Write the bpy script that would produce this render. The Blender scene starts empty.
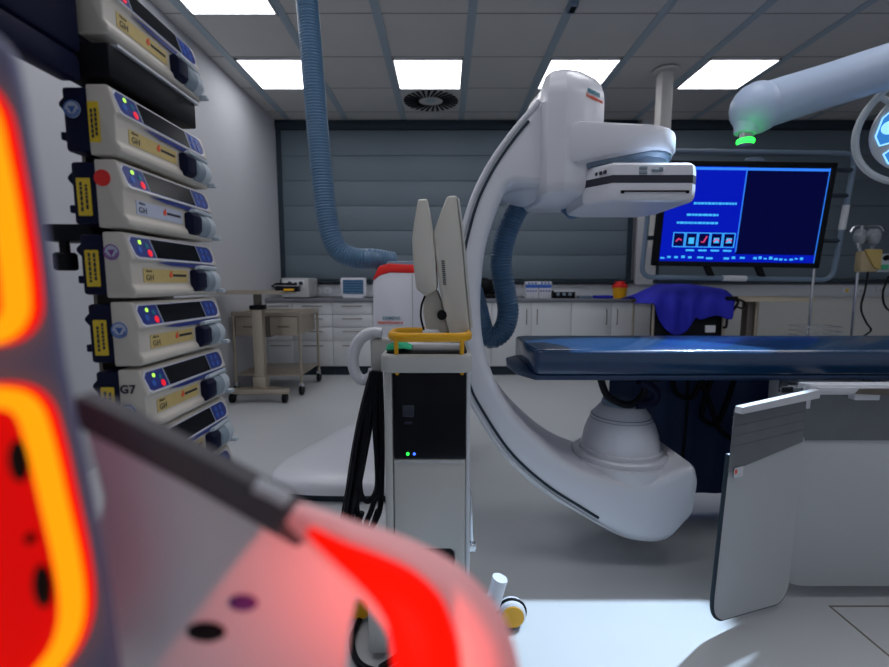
import bpy, bmesh, math, random
from mathutils import Vector as V, Matrix as M
random.seed(7)
SC = bpy.context.scene
COL = SC.collection
F = 460.0; TH = math.radians(6.265); CS = math.cos(TH); SN = math.sin(TH); CZ = 1.07
CEIL = 3.02; BACK = 5.85; LEFT = -2.04

# ---------------------------------------------------------------- helpers
def ray(px, py):
    u = (px-444.5)/F; v = (333.5-py)/F
    return V((u, CS+v*SN, v*CS-SN))
def P(px, py, Y):
    r = ray(px, py); s = Y/r.y
    return V((r.x*s, Y, CZ+r.z*s))
def XZ(px, py, Y):
    p = P(px, py, Y); return (p.x, p.z)
def PX(pts, Y): return [XZ(a, b, Y) for a, b in pts]
def S(px, py, Y):                         # metres per pixel there
    return Y/ray(px, py).y/F

def mk(name, col, rough=.5, metal=0, emit=None, strength=0, noise=.06, scale=9, bump=0, bscale=60, coat=0, trans=0, alpha=1):
    m = bpy.data.materials.new(name); m.use_nodes = True
    nt = m.node_tree; b = nt.nodes['Principled BSDF']
    c = (*col, 1)
    tc = nt.nodes.new('ShaderNodeTexCoord')
    if noise:
        n = nt.nodes.new('ShaderNodeTexNoise'); n.inputs['Scale'].default_value = scale; n.inputs['Detail'].default_value = 4
        nt.links.new(tc.outputs['Object'], n.inputs['Vector'])
        mx = nt.nodes.new('ShaderNodeMix'); mx.data_type = 'RGBA'
        mx.inputs[6].default_value = (*[min(1, x*(1-noise)) for x in col], 1)
        mx.inputs[7].default_value = (*[min(1, x*(1+noise)) for x in col], 1)
        nt.links.new(n.outputs['Fac'], mx.inputs[0]); nt.links.new(mx.outputs[2], b.inputs['Base Color'])
    else:
        b.inputs['Base Color'].default_value = c
    b.inputs['Roughness'].default_value = rough; b.inputs['Metallic'].default_value = metal
    b.inputs['Coat Weight'].default_value = coat; b.inputs['Coat Roughness'].default_value = .12
    b.inputs['Transmission Weight'].default_value = trans; b.inputs['Alpha'].default_value = alpha
    if emit:
        b.inputs['Emission Color'].default_value = (*emit, 1); b.inputs['Emission Strength'].default_value = strength
    if bump:
        n2 = nt.nodes.new('ShaderNodeTexNoise'); n2.inputs['Scale'].default_value = bscale; n2.inputs['Detail'].default_value = 3
        nt.links.new(tc.outputs['Object'], n2.inputs['Vector'])
        bp = nt.nodes.new('ShaderNodeBump'); bp.inputs['Strength'].default_value = bump; bp.inputs['Distance'].default_value = .02
        nt.links.new(n2.outputs['Fac'], bp.inputs['Height']); nt.links.new(bp.outputs['Normal'], b.inputs['Normal'])
    return m

def BM(): return bmesh.new()
def merge(bm, t, mi=0):
    bmesh.ops.recalc_face_normals(t, faces=t.faces)
    for f in t.faces: f.material_index = mi
    me = bpy.data.meshes.new('tmp'); t.to_mesh(me); t.free(); bm.from_mesh(me); bpy.data.meshes.remove(me)
    return bm
def bev(t, w, seg=2, ang=25):
    if w <= 0: return
    es = [e for e in t.edges if len(e.link_faces) == 2 and e.calc_face_angle(0) > math.radians(ang)]
    bmesh.ops.bevel(t, geom=es, offset=w, segments=seg, profile=.5, affect='EDGES', clamp_overlap=True)
def box(bm, x0, x1, y0, y1, z0, z1, b=0, seg=2, mi=0):
    t = BM(); bmesh.ops.create_cube(t, size=1)
    for v in t.verts: v.co = V(((x0+x1)/2+v.co.x*(x1-x0), (y0+y1)/2+v.co.y*(y1-y0), (z0+z1)/2+v.co.z*(z1-z0)))
    bev(t, b, seg); return merge(bm, t, mi)
def prism(bm, pts, axis, a0, a1, b=0, seg=2, mi=0, ang=40):
    """polygon extruded: axis 'y' pts=(x,z); 'z' pts=(x,y); 'x' pts=(y,z)"""
    f = {'y': lambda p, a: V((p[0], a, p[1])), 'z': lambda p, a: V((p[0], p[1], a)), 'x': lambda p, a: V((a, p[0], p[1]))}[axis]
    t = BM(); n = len(pts)
    A = [t.verts.new(f(p, a0)) for p in pts]; B = [t.verts.new(f(p, a1)) for p in pts]
    t.faces.new(A); t.faces.new(B[::-1])
    for i in range(n): t.faces.new((A[i], A[(i+1) % n], B[(i+1) % n], B[i]))
    bmesh.ops.recalc_face_normals(t, faces=t.faces)
    bev(t, b, seg, ang); return merge(bm, t, mi)
def plate(bm, pts, o, ex, ey, th, mi=0):
    """polygon of (a,b) in plane o + a*ex + b*ey, thick th along ex x ey"""
    o, ex, ey = V(o), V(ex).normalized(), V(ey).normalized(); n = ex.cross(ey)
    t = BM(); k = len(pts)
    A = [t.verts.new(o+ex*p[0]+ey*p[1]) for p in pts]; B = [t.verts.new(o+ex*p[0]+ey*p[1]+n*th) for p in pts]
    t.faces.new(A[::-1]); t.faces.new(B)
    for i in range(k): t.faces.new((A[i], A[(i+1) % k], B[(i+1) % k], B[i]))
    return merge(bm, t, mi)
def loft(bm, rings, cap=True, closed=False, mi=0):
    t = BM(); R = [[t.verts.new(p) for p in r] for r in rings]; n = len(R[0])
    m = len(R) if closed else len(R)-1
    for i in range(m):
        a, b = R[i], R[(i+1) % len(R)]
        for j in range(n): t.faces.new((a[j], a[(j+1) % n], b[(j+1) % n], b[j]))
    if cap and not closed: t.faces.new(R[0][::-1]); t.faces.new(R[-1])
    return merge(bm, t, mi)
def smooth(pts, n=8, closed=False):
    pts = [V(p) for p in pts]; out = []; k = len(pts)
    for i in range(k if closed else k-1):
        if closed: a, b, c, d = pts[i-1], pts[i], pts[(i+1) % k], pts[(i+2) % k]
        else: a, b, c, d = pts[max(i-1, 0)], pts[i], pts[i+1], pts[min(i+2, k-1)]
        for j in range(n):
            t = j/n
            out.append(.5*((2*b)+(c-a)*t+(2*a-5*b+4*c-d)*t*t+(3*b-a-3*c+d)*t**3))
    if not closed: out.append(pts[-1])
    return out
def resample(pts, n):
    L = [0]
    for i in range(len(pts)-1): L.append(L[-1]+(pts[i+1]-pts[i]).length)
    out = []; j = 0
    for i in range(n):
        d = L[-1]*i/(n-1)
        while j < len(L)-2 and L[j+1] < d: j += 1
        f = (d-L[j])/max(1e-9, L[j+1]-L[j]); out.append(pts[j].lerp(pts[j+1], min(1, f)))
    return out
def tube(bm, pts, r, n=10, closed=False, mi=0, flat=1.0):
    pts = [V(p) for p in pts]; k = len(pts); rings = []; up = None
    for i in range(k):
        if closed: tg = pts[(i+1) % k]-pts[i-1]
        else: tg = pts[min(i+1, k-1)]-pts[max(i-1, 0)]
        tg.normalize()
        if up is None:
            up = V((0, 0, 1)) if abs(tg.z) < .9 else V((0, 1, 0))
        side = tg.cross(up).normalized(); up = side.cross(tg).normalized()
        rr = r[i] if isinstance(r, (list, tuple)) else (r(i/(k-1)) if callable(r) else r)
        rings.append([pts[i]+side*math.cos(a)*rr+up*math.sin(a)*rr*flat for a in [2*math.pi*q/n for q in range(n)]])
    return loft(bm, rings, True, closed, mi)
def hose(bm, pts, r, pitch=.014, depth=.09, n=18):
    p = smooth(pts, 30); L = sum((p[i+1]-p[i]).length for i in range(len(p)-1))
    k = int(L/pitch)*3; p = resample(p, k)
    rr = [r*(1-depth*(1 if i % 3 == 0 else 0)) for i in range(k)]
    return tube(bm, p, rr, n)
def lathe(bm, prof, c=(0, 0, 0), ax='z', n=32, mi=0, mat=None):
    f = {'z': lambda r, h, a: V((r*math.cos(a), r*math.sin(a), h)), 'y': lambda r, h, a: V((r*math.cos(a), h, r*math.sin(a))),
         'x': lambda r, h, a: V((h, r*math.cos(a), r*math.sin(a)))}[ax]
    mt = mat or M.Translation(V(c))
    return loft(bm, [[mt @ f(max(r, 1e-4), h, 2*math.pi*i/n) for i in range(n)] for r, h in prof], True, False, mi)
def cyl(bm, c, r, h0, h1, ax='z', n=20, mi=0, b=.0):
    if b: pr = [(r-b, h0), (r, h0+b), (r, h1-b), (r-b, h1)]
    else: pr = [(r, h0), (r, h1)]
    return lathe(bm, pr, c, ax, n, mi)
def ball(bm, c, rx, ry, rz, n=16, mi=0):
    return loft(bm, [[V(c)+V((rx*math.sin(t)*math.cos(a), ry*math.sin(t)*math.sin(a), rz*math.cos(t))) for a in [2*math.pi*i/n for i in range(n)]]
                     for t in [max(.02, min(math.pi-.02, math.pi*k/10)) for k in range(11)]], True, False, mi)
def rr(x0, x1, z0, z1, r, n=5):
    o = []
    for cx, cz, a0 in ((x1-r, z1-r, 0), (x0+r, z1-r, 90), (x0+r, z0+r, 180), (x1-r, z0+r, 270)):
        for k in range(n+1):
            a = math.radians(a0+90*k/n); o.append((cx+r*math.cos(a), cz+r*math.sin(a)))
    return o
def circ(cx, cy, r, n=20): return [(cx+r*math.cos(2*math.pi*i/n), cy+r*math.sin(2*math.pi*i/n)) for i in range(n)]

WM = {}
def tag(o, label=None, cat=None, group=None, kind=None):
    if label: o['label'] = label
    if cat: o['category'] = cat
    if group: o['group'] = group
    if kind: o['kind'] = kind
    return o
def thing(name, label, cat, loc=(0, 0, 0), group=None, rot=None):
    o = bpy.data.objects.new(name, None); COL.objects.link(o); o.empty_display_size = .1
    mt = M.Translation(V(loc)) @ (rot.to_4x4() if rot else M.Identity(4))
    o.matrix_world = mt; WM[o.name] = mt
    return tag(o, label, cat, group)
def obj(name, bm, mats, parent=None, world=True, sm=35, label=None):
    if not isinstance(mats, (list, tuple)): mats = [mats]
    me = bpy.data.meshes.new(name); bm.to_mesh(me); bm.free()
    o = bpy.data.objects.new(name, me); COL.objects.link(o)
    for m in mats: me.materials.append(m)
    if parent is not None:
        W = WM[parent.name]; WM[o.name] = W
        if world: me.transform(W.inverted())
        o.parent = parent
    else:
        cs = [v.co for v in me.vertices]
        c = V(((min(v.x for v in cs)+max(v.x for v in cs))/2, (min(v.y for v in cs)+max(v.y for v in cs))/2, min(v.z for v in cs)))
        me.transform(M.Translation(-c)); o.location = c; WM[o.name] = M.Translation(c)
    me.polygons.foreach_set('use_smooth', [True]*len(me.polygons)); me.set_sharp_from_angle(angle=math.radians(sm))
    if label: o['label'] = label
    me.update(); return o
def struct(name, bm, mats, sm=35):
    return tag(obj(name, bm, mats, sm=sm), kind='structure')
def text(name, s, size, mat, parent, o, ex, ey, world=True, align='LEFT', bold=0.0):
    cu = bpy.data.curves.new(name, 'FONT'); cu.body = s; cu.size = size; cu.align_x = align; cu.extrude = .0004; cu.space_character = 1.12; cu.offset = bold
    to = bpy.data.objects.new(name, cu); COL.objects.link(to)
    dg = bpy.context.evaluated_depsgraph_get(); me = bpy.data.meshes.new_from_object(to.evaluated_get(dg))
    bpy.data.objects.remove(to); bpy.data.curves.remove(cu)
    ex, ey = V(ex).normalized(), V(ey).normalized(); n = ex.cross(ey); o = V(o)
    R = M(((ex.x, ey.x, n.x, o.x), (ex.y, ey.y, n.y, o.y), (ex.z, ey.z, n.z, o.z), (0, 0, 0, 1)))
    me.transform(R); bm = BM(); bm.from_mesh(me); bpy.data.meshes.remove(me)
    return obj(name, bm, mat, parent, world)
def copy_tree(o, parent=None):
    c = o.copy(); COL.objects.link(c)
    if parent is not None: c.parent = parent
    WM[c.name] = WM[o.name]
    for ch in list(o.children): copy_tree(ch, c)
    return c

# ---------------------------------------------------------------- materials
wall_m = mk('wall paint', (.50, .51, .54), .7, noise=.03, scale=2)
low_m = mk('lower wall paint', (.60, .60, .57), .7, noise=.03, scale=2)
ceil_m = mk('ceiling panels', (.60, .59, .57), .6, noise=.05, scale=3)
rail_m = mk('ceiling rails', (.36, .44, .50), .4, noise=.03)
joint_m = mk('panel joint', (.30, .30, .29), .7, noise=.02)
shut_m = mk('shutter slats', (.125, .165, .20), .55, noise=.05, scale=3)
dark_m = mk('dark frame', (.03, .045, .06), .5)
white_m = mk('white lacquer', (.64, .65, .70), .3, noise=.02, coat=.2)
white2_m = mk('white plastic', (.58, .60, .64), .4, noise=.03)
grey_m = mk('light grey plastic', (.46, .47, .48), .45, noise=.03)
beige_m = mk('warm grey plastic', (.56, .54, .49), .45, noise=.03)
cart_m = mk('cart grey', (.50, .50, .48), .45, noise=.02)
bluegrey_m = mk('blue grey plastic', (.14, .20, .28), .4)
cab_m = mk('cabinet laminate', (.60, .62, .64), .45, noise=.02)
work_m = mk('worktop laminate', (.17, .18, .21), .4, noise=.08)
steel_m = mk('brushed steel', (.46, .40, .32), .4, .75, noise=.1)
chrome_m = mk('chrome', (.62, .64, .66), .2, 1, noise=.03)
dsteel_m = mk('dark steel', (.16, .14, .12), .4, .8)
black_m = mk('black plastic', (.006, .007, .009), .5, noise=.1)
gloss_m = mk('black glass', (.004, .005, .008), .22, noise=0); gloss_m.node_tree.nodes['Principled BSDF'].inputs['Specular IOR Level'].default_value = .15
rubber_m = mk('black cable', (.006, .007, .01), .45, noise=.1)
navy_m = mk('navy plastic', (.005, .007, .028), .5, noise=.1)
navyp_m = mk('deep blue membrane', (.012, .03, .22), .35)
keyb_m = mk('key blue', (.03, .12, .5), .4)
cream_m = mk('cream casing', (.56, .52, .46), .45, noise=.05, scale=20)
yellow_m = mk('yellow label', (.72, .50, .02), .5)
yel2_m = mk('yellow plastic', (.80, .40, .005), .35)
tan_m = mk('tan label', (.55, .42, .16), .5, noise=.12, scale=40)
pale_m = mk('pale blue label', (.46, .50, .62), .5)
red_m = mk('red plastic', (.72, .015, .01), .4)
redlogo_m = mk('orange red print', (.80, .09, .03), .5)
teal_m = mk('teal print', (.01, .20, .27), .5)
ink_m = mk('dark ink', (.015, .015, .03), .6)
inkb_m = mk('blue ink', (.04, .12, .38), .5)
purple_m = mk('purple ink', (.20, .05, .26), .5)
mid_m = mk('plunger grey', (.20, .26, .31), .45)
palegrey_m = mk('pale grey plastic', (.42, .48, .53), .4)
arm_m = mk('blue white arm', (.40, .49, .64), .4, noise=.02)
hose_m = mk('blue hose', (.06, .14, .24), .38, noise=.06, coat=.2)
matt_m = mk('navy upholstery', (.006, .035, .095), .22, noise=.1, bump=.12, bscale=5, coat=.35)
matt2_m = mk('navy carbon edge', (.01, .03, .08), .3)
curt_m = mk('navy lead curtain', (.012, .035, .11), .5, noise=.15, bump=.2, bscale=6)
cloth_m = mk('royal blue cloth', (.008, .012, .42), .75, noise=.15, bump=.3, bscale=18)
green_m = mk('green cloth', (.01, .38, .19), .7, noise=.2, bump=.4, bscale=40)
vinyl_m = mk('grey lead vinyl', (.13, .145, .16), .35, noise=.15, scale=14)
shield_m = mk('shield plate', (.47, .50, .52), .4, noise=.02)
led_g = mk('green light', (.0, .3, .02), .4, emit=(.02, 1, .06), strength=3, noise=0)
led_b = mk('blue light', (.0, .05, .4), .4, emit=(.04, .12, 1), strength=3, noise=0)
led_r = mk('red key', (.8, .01, .02), .4, emit=(1, .01, .03), strength=.5, noise=0)
led_y = mk('green yellow light', (.2, .5, .02), .4, emit=(.5, 1, .1), strength=1.2, noise=0)
lamp_m = mk('light diffuser', (.8, .8, .8), .6, emit=(.95, .95, 1), strength=5.2, noise=0)
glow_m = mk('surgical light lens', (.3, .5, .8), .2, emit=(.25, .60, 1), strength=1.2, noise=0)
glowd_m = mk('surgical light well', (.02, .1, .3), .2, emit=(.03, .22, .62), strength=.8, noise=0)
ring_m = mk('orange light ring', (.25, .05, .0), .7, emit=(1, .30, .003), strength=1.25, noise=0)
ringr_m = mk('red ring halo', (.25, .0, .0), .7, emit=(1, .004, .0), strength=.9, noise=0)  # red emission painted around the orange ring in place of bloom
redpad_m = mk('red backlit pad', (.35, .004, .01), .7, emit=(1, .003, .0), strength=.5, noise=.2)
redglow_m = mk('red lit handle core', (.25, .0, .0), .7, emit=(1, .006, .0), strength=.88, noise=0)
pink_m = mk('handle shell painted glow', (.60, .50, .52), .5, emit=(1, .07, .05), strength=.24, noise=.02)  # white plastic; the emission paints the red light of the strip onto it
fg_m = mk('foreground shell', (.72, .74, .77), .5, noise=.03)
fgp_m = mk('foreground violet panel', (.18, .18, .30), .5, noise=.05)
fgd_m = mk('foreground dark strip', (.07, .065, .075), .6)
scr_m = mk('screen blue', (.0, .003, .03), .3, emit=(.001, .010, .58), strength=.75, noise=0)
scrd_m = mk('screen dark blue', (.0, .003, .03), .08, emit=(.001, .001, .035), strength=.8, noise=0)
scrl_m = mk('screen light blue', (.0, .1, .4), .3, emit=(.03, .22, 1), strength=.9, noise=0)
scrc_m = mk('screen cyan', (.0, .3, .5), .3, emit=(.06, .48, 1), strength=.85, noise=0)
scrr_m = mk('screen red', (.4, .0, .05), .3, emit=(.9, .06, .25), strength=.7, noise=0)
smallscr_m = mk('small screen', (.02, .07, .13), .2, emit=(.02, .07, .15), strength=.25, noise=0)
glass_m = mk('clear bottle', (.6, .65, .7), .1, noise=0, trans=.7)
floor_m = mk('resin floor', (.50, .52, .535), .30, noise=.05, scale=1.3)

# ---------------------------------------------------------------- room
RIGHT = 6.2; FRONT = -3.0
bm = BM(); box(bm, LEFT-.2, RIGHT+.2, FRONT, BACK+.2, -.1, 0); struct('floor', bm, floor_m)
bm = BM(); box(bm, LEFT-.2, RIGHT+.2, FRONT, BACK+.2, CEIL, CEIL+.1)
x0 = -.146
rails = [x0-.6925*.5+.6925*k for k in range(-3, 10)]
for x in rails:
    if x > LEFT: box(bm, x-.032, x+.032, FRONT, BACK, CEIL-.006, CEIL+.01, mi=1)
for k in range(-9, 5):
    y = 3.58+.645*k
    if y < BACK: box(bm, LEFT, RIGHT, y-.006, y+.006, CEIL-.002, CEIL+.01, mi=2)
struct('ceiling', bm, [ceil_m, rail_m, joint_m])
bm = BM(); box(bm, LEFT-.15, LEFT, FRONT, BACK+.15, 0, CEIL); struct('wall_left', bm, wall_m)
bm = BM(); box(bm, RIGHT, RIGHT+.15, FRONT, BACK+.15, 0, CEIL); struct('wall_right', bm, wall_m)
bm = BM(); box(bm, LEFT, RIGHT, BACK, BACK+.15, 0, CEIL); struct('wall_back', bm, wall_m)
def shutter(n, xa, xb, za, zb):
    bm = BM(); k = 6; h = (zb-za-.1)/k
    for i in range(k):
        box(bm, xa+.05, xb-.05, BACK-.05, BACK-.005, za+i*h+.002, za+(i+1)*h-.002, .004)
    w = struct(f'window_{n}', bm, shut_m)
    bm = BM()
    box(bm, xa, xa+.055, BACK-.075, BACK, za-.03, zb, .004); box(bm, xb-.055, xb, BACK-.075, BACK, za-.03, zb, .004)
    box(bm, xa, xb, BACK-.09, BACK, zb-.1, zb, .004); box(bm, xa-.02, xb+.02, BACK-.11, BACK, za-.045, za-.008, .004)
    obj('shutter_frame', bm, dark_m, w)
shutter(1, P(280, 200, BACK).x, P(632, 200, BACK).x, 1.115, CEIL-.01)
shutter(2, P(655, 200, BACK).x, RIGHT-.05, 1.115, CEIL-.01)
bm = BM(); box(bm, LEFT, RIGHT, BACK-.06, BACK, .90, 1.05, .006); box(bm, LEFT, RIGHT, BACK-.063, BACK-.05, .985, .992)
struct('trim_1', bm, white2_m)
bm = BM(); box(bm, 2.37, RIGHT, BACK-.02, BACK, .0, .9); struct('trim_2', bm, low_m)
bm = BM(); box(bm, P(632, 250, BACK).x+.02, P(655, 250, BACK).x-.02, BACK-.09, BACK, 1.05, CEIL); struct('trim_3', bm, wall_m)

# sockets on the cable trunking
for i, (px, lab, cm) in enumerate(((318, 'wall socket beside the grey two-knob instrument', white_m), (328, 'wall socket just left of the small blue screen', white_m),
                                   (846, 'yellow wall socket left of the infusion stand', yellow_m), (860, 'wall socket behind the infusion stand pole', white_m), (879, 'rightmost wall socket on the white trunking', white_m))):
    c = P(px, 291, BACK-.06); t = thing('wall_socket', lab, 'socket', (c.x, BACK-.066, .94), 'sockets on the wall trunking')
    bm = BM(); plate(bm, rr(-.04, .04, 0, .075, .008), (0, 0, 0), (1, 0, 0), (0, 0, 1), .008); obj('cover_plate', bm, white_m, t, False)
    bm = BM(); plate(bm, circ(0, .0375, .022), (0, -.009, 0), (1, 0, 0), (0, 0, 1), .003); obj('socket_insert', bm, cm if cm == yellow_m else grey_m, t, False)

# ceiling lights
def light(x, y, lab):
    t = thing('ceiling_light', lab, 'ceiling light', (x, y, CEIL-.012), 'square ceiling light panels')
    bm = BM(); w = .311
    for a in ((-w, w, -w, -w+.014), (-w, w, w-.014, w), (-w, -w+.014, -w, w), (w-.014, w, -w, w)): box(bm, *a, -.004, .012)
    obj('frame', bm, white2_m, t, False)
    bm = BM(); box(bm, -w+.014, w-.014, -w+.014, w-.014, .0, .012); obj('diffuser', bm, lamp_m, t, False)
light(-1.52, 4.555, 'square ceiling light panel crossed by the blue ceiling hose')
light(-.146, 4.555, 'square ceiling light panel next to a round swirl air vent, above the monitor cart')
light(1.235, 4.555, 'square ceiling light panel behind the top of the white C-arm')
light(2.63, 4.555, 'square ceiling light panel above the big blue screen')
light(-1.52, 3.265, 'nearest square ceiling light panel cut by the top of the photo')
for x in (-1.52, -.146, 1.235, 2.63, 4.02):  # rows out of view, added to brighten the room
    for y in (1.97, .7): light(x, y, 'extra unseen light panel added on the near half of the ceiling')

def vent(x, y, lab):
    t = thing('air_vent', lab, 'air vent', (x, y, CEIL-.012), 'round swirl air vents')
    bm = BM(); box(bm, -.31, .31, -.31, .31, .004, .012); obj('mounting_plate', bm, ceil_m, t, False)
    bm = BM()
    for k in range(28):
        a = 2*math.pi*k/28; d = V((math.cos(a+.35), math.sin(a+.35), 0)); e = V((-d.y, d.x, 0)); c = V((math.cos(a)*.13, math.sin(a)*.12, -.002))
        L = .165
        plate(bm, [(0, -.008), (L, -.014), (L, .014), (0, .008)], c, d, -e, .005)
    obj('swirl_slots', bm, black_m, t, False)
    bm = BM(); lathe(bm, [(.02, -.004), (.05, -.002), (.055, .004)], n=20); obj('centre_cap', bm, rail_m, t, False)
vent(-.146, 5.17, 'round swirl air vent in the ceiling beside the middle light panel')
vent(4.02, 5.17, 'round swirl air vent half hidden behind the lamp arm')
t = thing('ceiling_sensor', 'small dark sensor box on a ceiling rail above the C-arm', 'sensor', (.90, P(561, 29, 3).y*1.155, CEIL-.04))
bm = BM(); box(bm, -.03, .03, -.055, .055, 0, .034, .006); obj('housing', bm, bluegrey_m, t, False)
bm = BM(); box(bm, -.018, .018, -.035, .035, -.003, .002); obj('sensor_window', bm, black_m, t, False)

# ---------------------------------------------------------------- cabinets
YF = 5.25; W = .4555; G0 = -1.2816
bm = BM(); box(bm, LEFT+.005, 2.372, YF-.02, BACK-.065, .855, .892, .004)
tag(obj('worktop', bm, work_m), 'long dark grey worktop running along the back wall', 'worktop')
def cabinet(xa, xb, kind, lab):
    t = thing('cabinet', lab, 'cabinet', ((xa+xb)/2, (YF+BACK)/2, 0), 'white base cabinets along the back wall')
    bm = BM(); box(bm, xa+.001, xb-.001, YF+.018, BACK-.06, .11, .853)
    obj('body', bm, cab_m, t)
    bm = BM(); box(bm, xa+.002, xb-.002, YF+.06, BACK-.07, 0, .112); obj('plinth', bm, dark_m, t)
    def handle(par, x0_, x1_, z0_, z1_):
        bm = BM()
        if x1_-x0_ > z1_-z0_:
            tube(bm, [(x0_, YF, z0_), (x0_, YF-.028, z0_), (x1_, YF-.028, z0_), (x1_, YF, z0_)], .005, 8)
        else:
            tube(bm, [(x0_, YF, z0_), (x0_, YF-.028, z0_), (x0_, YF-.028, z1_), (x0_, YF, z1_)], .005, 8)
        obj('handle', bm, dsteel_m, par)
    if kind == 'drawers':
        zs = [.11, .405, .565, .71, .853]
        for i in range(4):
            bm = BM(); box(bm, xa+.003, xb-.003, YF, YF+.018, zs[i]+.003, zs[i+1]-.003, .002)
            d = obj('drawer', bm, cab_m, t); z = zs[i+1]-.045 if i else zs[i+1]-.05
            handle(d, (xa+xb)/2-.11, (xa+xb)/2+.11, z, z)
    else:
        m = (xa+xb)/2
        for a, b, hx in ((xa, m, m-.06), (m, xb, m+.06)):
            bm = BM(); box(bm, a+.003, b-.003, YF, YF+.018, .113, .85, .002)
            d = obj('door', bm, cab_m, t); handle(d, hx, hx, .60, .77)
g = lambda k: G0+W*k
cabinet(LEFT+.005, g(-1), 'drawers', 'white drawer cabinet in the left corner of the room')
cabinet(g(-1), g(0), 'drawers', 'white four-drawer cabinet right behind the steel trolley')
cabinet(g(0), g(1), 'drawers', 'white four-drawer cabinet under the small blue screen')
cabinet(g(1), g(2), 'drawers', 'white drawer cabinet behind the red-topped machine column')
cabinet(g(2), g(4), 'doors', 'white two-door cabinet behind the C-arm and its hose')
cabinet(g(4), g(6), 'doors', 'white two-door cabinet under the blue and white boxes')
cabinet(g(6), g(8), 'doors', 'white two-door cabinet under the yellow sharps bin')

# ---------------------------------------------------------------- things on the worktop
WT = .892
def on(px, py, Y): return P(px, py, Y).x
t = thing('instrument', 'grey benchtop instrument with two dark knobs in the left corner', 'instrument', (on(297, 290, 5.45), 5.5, WT))
xa, xb = on(281, 290, 5.3), on(312, 290, 5.45)
bm = BM(); box(bm, xa, xb, 5.32, 5.7, WT+.012, WT+.235, .012); obj('casing', bm, grey_m, t)
bm = BM(); box(bm, xa+.02, xb-.05, 5.312, 5.325, WT+.125, WT+.215, .004); obj('front_plate', bm, white2_m, t)
for dx in (.1, .17, .23):
    bm = BM(); cyl(bm, (xa+dx, 0, WT+.175), .022 if dx != .17 else .012, 5.295, 5.315, 'y'); obj('knob', bm, ink_m, t)
bm = BM(); box(bm, xa+.01, xb-.01, 5.33, 5.69, WT, WT+.014); obj('foot_bar', bm, black_m, t)
t = thing('small_monitor', 'small white-framed screen with blue lines on the worktop', 'screen', (on(353, 290, 5.45), 5.5, WT))
xa, xb = on(340.5, 290, 5.45), on(366, 290, 5.45)
bm = BM(); prism(bm, rr(xa, xb, WT+.02, WT+.24, .015), 'y', 5.45, 5.5, .004); obj('bezel', bm, white_m, t)
bm = BM(); box(bm, xa+.03, xb-.03, 5.446, 5.455, WT+.05, WT+.215); s_ = obj('display', bm, smallscr_m, t)
bm = BM()
for k in range(5): box(bm, xa+.035, xb-.035, 5.443, 5.448, WT+.062+.03*k, WT+.067+.03*k)
obj('trace_line', bm, bluegrey_m, s_)
bm = BM(); box(bm, xa+.03, xb-.03, 5.42, 5.56, WT, WT+.022, .004); obj('base', bm, white_m, t)
t = thing('camera_gear', 'dark jumble of black gear on the worktop behind the blue hose', 'equipment', (on(487, 290, 5.45), 5.45, WT))
bm = BM(); box(bm, on(473, 290, 5.4), on(500, 290, 5.4), 5.35, 5.55, WT, WT+.05, .01); obj('base', bm, black_m, t)
bm = BM(); ball(bm, (on(484, 290, 5.42), 5.42, WT+.14), .10, .08, .10); box(bm, on(488, 290, 5.42), on(500, 290, 5.42), 5.38, 5.5, WT+.05, WT+.22, .02); obj('body', bm, black_m, t)
bm = BM(); cyl(bm, (on(478, 286, 5.42), 0, WT+.14), .03, 5.31, 5.34, 'y'); obj('lens', bm, inkb_m, t)
for i, (pa, pb, lab) in enumerate(((526, 538.5, 'white and blue supply box on the worktop, left one of the pair'), (539, 551.5, 'white and blue supply box on the worktop, right one of the pair'))):
    xa, xb = on(pa, 290, 5.42), on(pb, 290, 5.42)
    t = thing('supply_box', lab, 'box', ((xa+xb)/2, 5.48, WT), 'supply boxes on the worktop')
    bm = BM(); box(bm, xa, xb, 5.42, 5.56, WT, WT+.195, .003); obj('carton', bm, white_m, t)
    bm = BM(); box(bm, xa-.001, xb+.001, 5.418, 5.45, WT+.12, WT+.16); obj('blue_band', bm, keyb_m, t)
    bm = BM()
    for k in range(3): box(bm, xa+.02+.04*k, xa+.045+.04*k, 5.417, 5.43, WT+.165, WT+.185)
    for k in range(4): box(bm, xa+.012+.032*k, xa+.032+.032*k, 5.417, 5.43, WT+.075, WT+.095)
    obj('print', bm, inkb_m, t)
t = thing('device', 'black tabletop device with white rim right of the supply boxes', 'device', (on(564, 293, 5.42), 5.45, WT))
xa, xb = on(552.5, 293, 5.4), on(575, 293, 5.4)
bm = BM(); box(bm, xa, xb, 5.38, 5.5, WT, WT+.09, .01); obj('case', bm, black_m, t)
bm = BM(); box(bm, xa+.01, xb-.01, 5.374, 5.385, WT+.075, WT+.1); obj('rim', bm, white2_m, t)
for k in range(3):
    bm = BM(); cyl(bm, (xa+.06+.07*k, 0, WT+.05), .02, 5.37, 5.385, 'y'); obj('knob', bm, mid_m, t)
bm = BM(); box(bm, on(594, 297, 5.35), on(612, 297, 5.35), 5.3, 5.42, WT, WT+.035, .012)
tag(obj('blue_packet', bm, cloth_m), 'flat blue packet lying left of the yellow sharps bin', 'packet')
bm = BM(); box(bm, on(578, 297, 5.4), on(591, 297, 5.4), 5.36, 5.46, WT, WT+.03, .008)
tag(obj('tray', bm, bluegrey_m), 'small dark tray between the black device and blue packet', 'tray')
c = P(619.5, 296, 5.42)
t = thing('sharps_bin', 'yellow sharps bin with red lid at the worktop end', 'bin', (c.x, 5.42, WT))
bm = BM(); lathe(bm, [(.07, 0), (.085, .13)], n=24); obj('body', bm, yel2_m, t, False)
bm = BM(); lathe(bm, [(.088, .125), (.088, .15), (.06, .165), (.055, .19), (.02, .2)], n=24); obj('lid', bm, red_m, t, False)

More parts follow.
